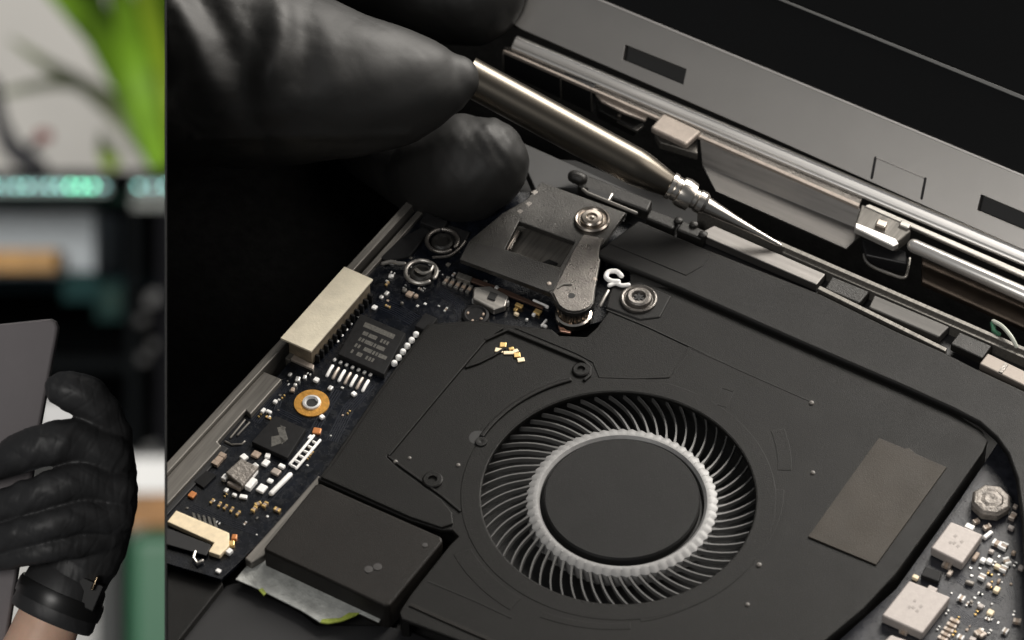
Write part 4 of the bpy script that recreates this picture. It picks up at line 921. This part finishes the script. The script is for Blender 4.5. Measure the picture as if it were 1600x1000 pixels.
# two LED light bars
LEDM = mat("led_teal", (0.1, 0.5, 0.45), 0.4, emit=(0.22, 0.52, 0.47), estr=8); LEDG = mat("led_green", (0.1, 0.5, 0.3), 0.4, emit=(0.16, 0.72, 0.46), estr=13); LEDD = mat("led_dim", (0.1, 0.4, 0.4), 0.4, emit=(0.22, 0.44, 0.44), estr=5)
for lab, xs in (("long teal light bar with round diodes on the left under the rack top", range(-60, 172, 17)), ("short teal light bar beside the divider, right of the gap", range(217, 330, 21))):
    xs = list(xs); lb = empty("light_bar"); lb.location = C(xs[0], 300, 2960) * S
    tag(lb, lab, "light bar", "light bars under the rack top")
    def lbx(name, *a):
        o = cbox(name, *a); o.data.transform(Matrix.Translation(-lb.location)); o.parent = lb; return o
    lbx("bar_body", xs[0] - 8, 284, xs[-1] + 8, 302, 2962, 2990, mat("bar_body", (0.015, 0.05, 0.045), 0.4))
    for i, x in enumerate(xs):
        c0 = C(x, 291, 2958) * S - np.array(lb.location)
        MB().lathe(c0, [(0.0014, -.002), (0.0014, .0006), (.0008, .0012), (.0001, .0014)], 16, 0, (0, -1, 0)).build("diode", LEDG if 100 < x < 150 else (LEDD if i % 3 == 1 else LEDM), lb)
# white carton and wooden block on the rack shelf
thing(cbox("carton", -80, 328, 148, 431, 3100, 3300, mat("carton_grey_white", (0.30, 0.33, 0.35), 0.6, var=.1, vscale=5), None, .002), "pale grey carton inside the black rack", "carton")
thing(cbox("wooden_block", -60, 390, 88, 424, 2985, 3050, mat("wood_tan", (0.26, 0.14, 0.04), 0.7, var=.3, vscale=30), None, .002), "tan wooden block in front of the pale carton", "block")
# small white bench with wooden front, green bin, grey post
wb = empty("side_bench"); wb.location = C(230, 1000, 3000) * S
tag(wb, "white topped bench with wooden front edge behind the fist", "bench")
for nm, a in (("bench_top", (170, 716, 420, 770, 2900, 3300, mat("bench_white", (0.55, 0.55, 0.54), 0.5))), ("bench_front", (172, 771, 420, 822, 2905, 2935, mat("bench_wood", (0.24, 0.12, 0.04), 0.7, var=.3, vscale=20))), ("bench_leg", (150, 822, 186, 1040, 2925, 2990, mat("leg_grey", (0.02, 0.022, 0.022), 0.7)))):
    o = cbox(nm, *a); o.data.transform(Matrix.Translation(-wb.location)); o.parent = wb
thing(cbox("storage_bin", 196, 832, 420, 1040, 2850, 3250, mat("bin_green", (0.012, 0.075, 0.035), 0.5, var=.1, vscale=6), None, .012), "green plastic bin under the white bench", "bin")
thing(cbox("white_panel", 55, 622, 150, 715, 3090, 3120, mat("panel_white", (0.42, 0.42, 0.42), .5), None, .003), "white panel seen between thumb and fist", "panel")
thing(cbox("pale_cabinet", -200, 860, 160, 1040, 3120, 3360, mat("cabinet_pale", (0.36, 0.36, 0.35), 0.5), None, .003), "pale cabinet behind the wrist", "cabinet")
# plant with long strap leaves
pl = empty("potted_plant"); ploc = C(250, 262, 3150) * S; pl.location = ploc
tag(pl, "leafy green plant with long strap leaves on the rack top", "plant")
G = [mat("leaf_a", (0.14, 0.28, 0.010), 0.75, var=.3, vscale=20), mat("leaf_b", (0.075, 0.17, 0.006), 0.75, var=.3, vscale=20), mat("leaf_c", (0.24, 0.36, 0.015), 0.75, var=.3, vscale=20), mat("leaf_grey", (0.17, 0.20, 0.10), 0.5)]
def leaf(p, wpx, m, dd=3150, dz=60):
    pts = [np.array(C(x, y, dd + dz * math.sin(i * 1.3) - 20 * i)) * S - ploc for i, (x, y) in enumerate(p)]
    fine = []; k = len(pts)
    for i in range(k - 1):
        p0, p1, p2, p3 = pts[max(i - 1, 0)], pts[i], pts[i + 1], pts[min(i + 2, k - 1)]
        for t in np.linspace(0, 1, 6)[:(None if i == k - 2 else -1)]: fine.append(.5 * ((2 * p1) + (-p0 + p2) * t + (2 * p0 - 5 * p1 + 4 * p2 - p3) * t * t + (-p0 + 3 * p1 - 3 * p2 + p3) * t ** 3))
    n = len(fine); mb = MB(); vs = []; fs = []
    for i, q in enumerate(fine):
        t = fine[min(i + 1, n - 1)] - fine[max(i - 1, 0)]; t = t / np.linalg.norm(t); s_ = np.cross(t, (0, 1, 0)); s_ = s_ / np.linalg.norm(s_)
        w = wpx * dd / FPX * S / 2 * max(.06, math.sin(math.pi * (.12 + .86 * i / (n - 1))) ** .8)
        b = np.array((0, .25 * w, 0))
        vs += [q - s_ * w, q + b, q + s_ * w, q + b + np.array((0, .0008, 0))]
    for i in range(n - 1):
        for j in range(4): fs.append((4 * i + j, 4 * i + (j + 1) % 4, 4 * i + 4 + (j + 1) % 4, 4 * i + 4 + j))
    mb.add(vs, fs); mb.build("leaf", m, pl)
leaf([(248, 262), (226, 190), (180, 90), (110, 10), (60, -30)], 46, G[0]); leaf([(244, 262), (205, 150), (160, 60), (120, -20), (90, -60)], 50, G[1], 3200)
leaf([(250, 262), (236, 150), (200, 40), (170, -60)], 58, G[1], 3230); leaf([(252, 262), (246, 150), (232, 40), (220, -80)], 50, G[2], 3120)
leaf([(254, 262), (262, 150), (262, 40), (262, -80)], 60, G[0], 3180); leaf([(250, 262), (220, 130), (196, 20), (186, -80)], 44, G[0], 3100)
leaf([(255, 262), (285, 150), (310, 40), (330, -60)], 60, G[1], 3180); leaf([(246, 262), (190, 190), (140, 140), (80, 105), (15, 60)], 26, G[3], 3420)
leaf([(248, 262), (240, 200), (215, 100), (150, 20), (70, -10)], 40, G[1], 3260); leaf([(240, 262), (180, 160), (110, 130), (40, 138), (-10, 150)], 20, G[3], 3460)
leaf([(180, 264), (172, 245), (166, 225), (160, 205)], 34, G[2], 3160); leaf([(252, 262), (240, 120), (250, -20)], 50, G[1], 3300); leaf([(250, 262), (228, 160), (170, 60), (150, -30)], 40, G[1], 3290)
mb = MB(); mb.lathe(C(262, 262, 3190) * S - ploc, [(.008, -.004), (.012, .004), (.015, .012), (.013, .02), (.004, .022)], 24, 0, (0, 0, 1)); mb.build("root_crown", G[1], pl)
# lamp arm with red joint at the left
la = empty("lamp_arm"); lo = C(30, 266, 3050) * S; la.location = lo
tag(la, "dark curved lamp arm with a small red knob beside the plant", "lamp arm")
mb = MB().tube([np.array(C(x, y, 3050)) * S - lo for x, y in ((-12, 130), (0, 190), (14, 225), (34, 246), (60, 262))], [.006, .006, .008, .009, .008], 14); mb.build("arm", mat("arm_dark", (0.015, 0.015, 0.018), .7), la)
mb = MB().tube([np.array(C(x, y, 3045)) * S - lo for x, y in ((40, 240), (56, 224), (68, 214))], [.005, .0035, .003], 10); mb.build("link", MATS["arm_dark"], la)
mb = MB().tube([np.array(C(x, y, 3035)) * S - lo for x, y in ((65, 213), (71, 213))], [.0055, .0055], 14); mb.build("red_knob", mat("knob_red", (0.16, 0.022, 0.018), .4), la)
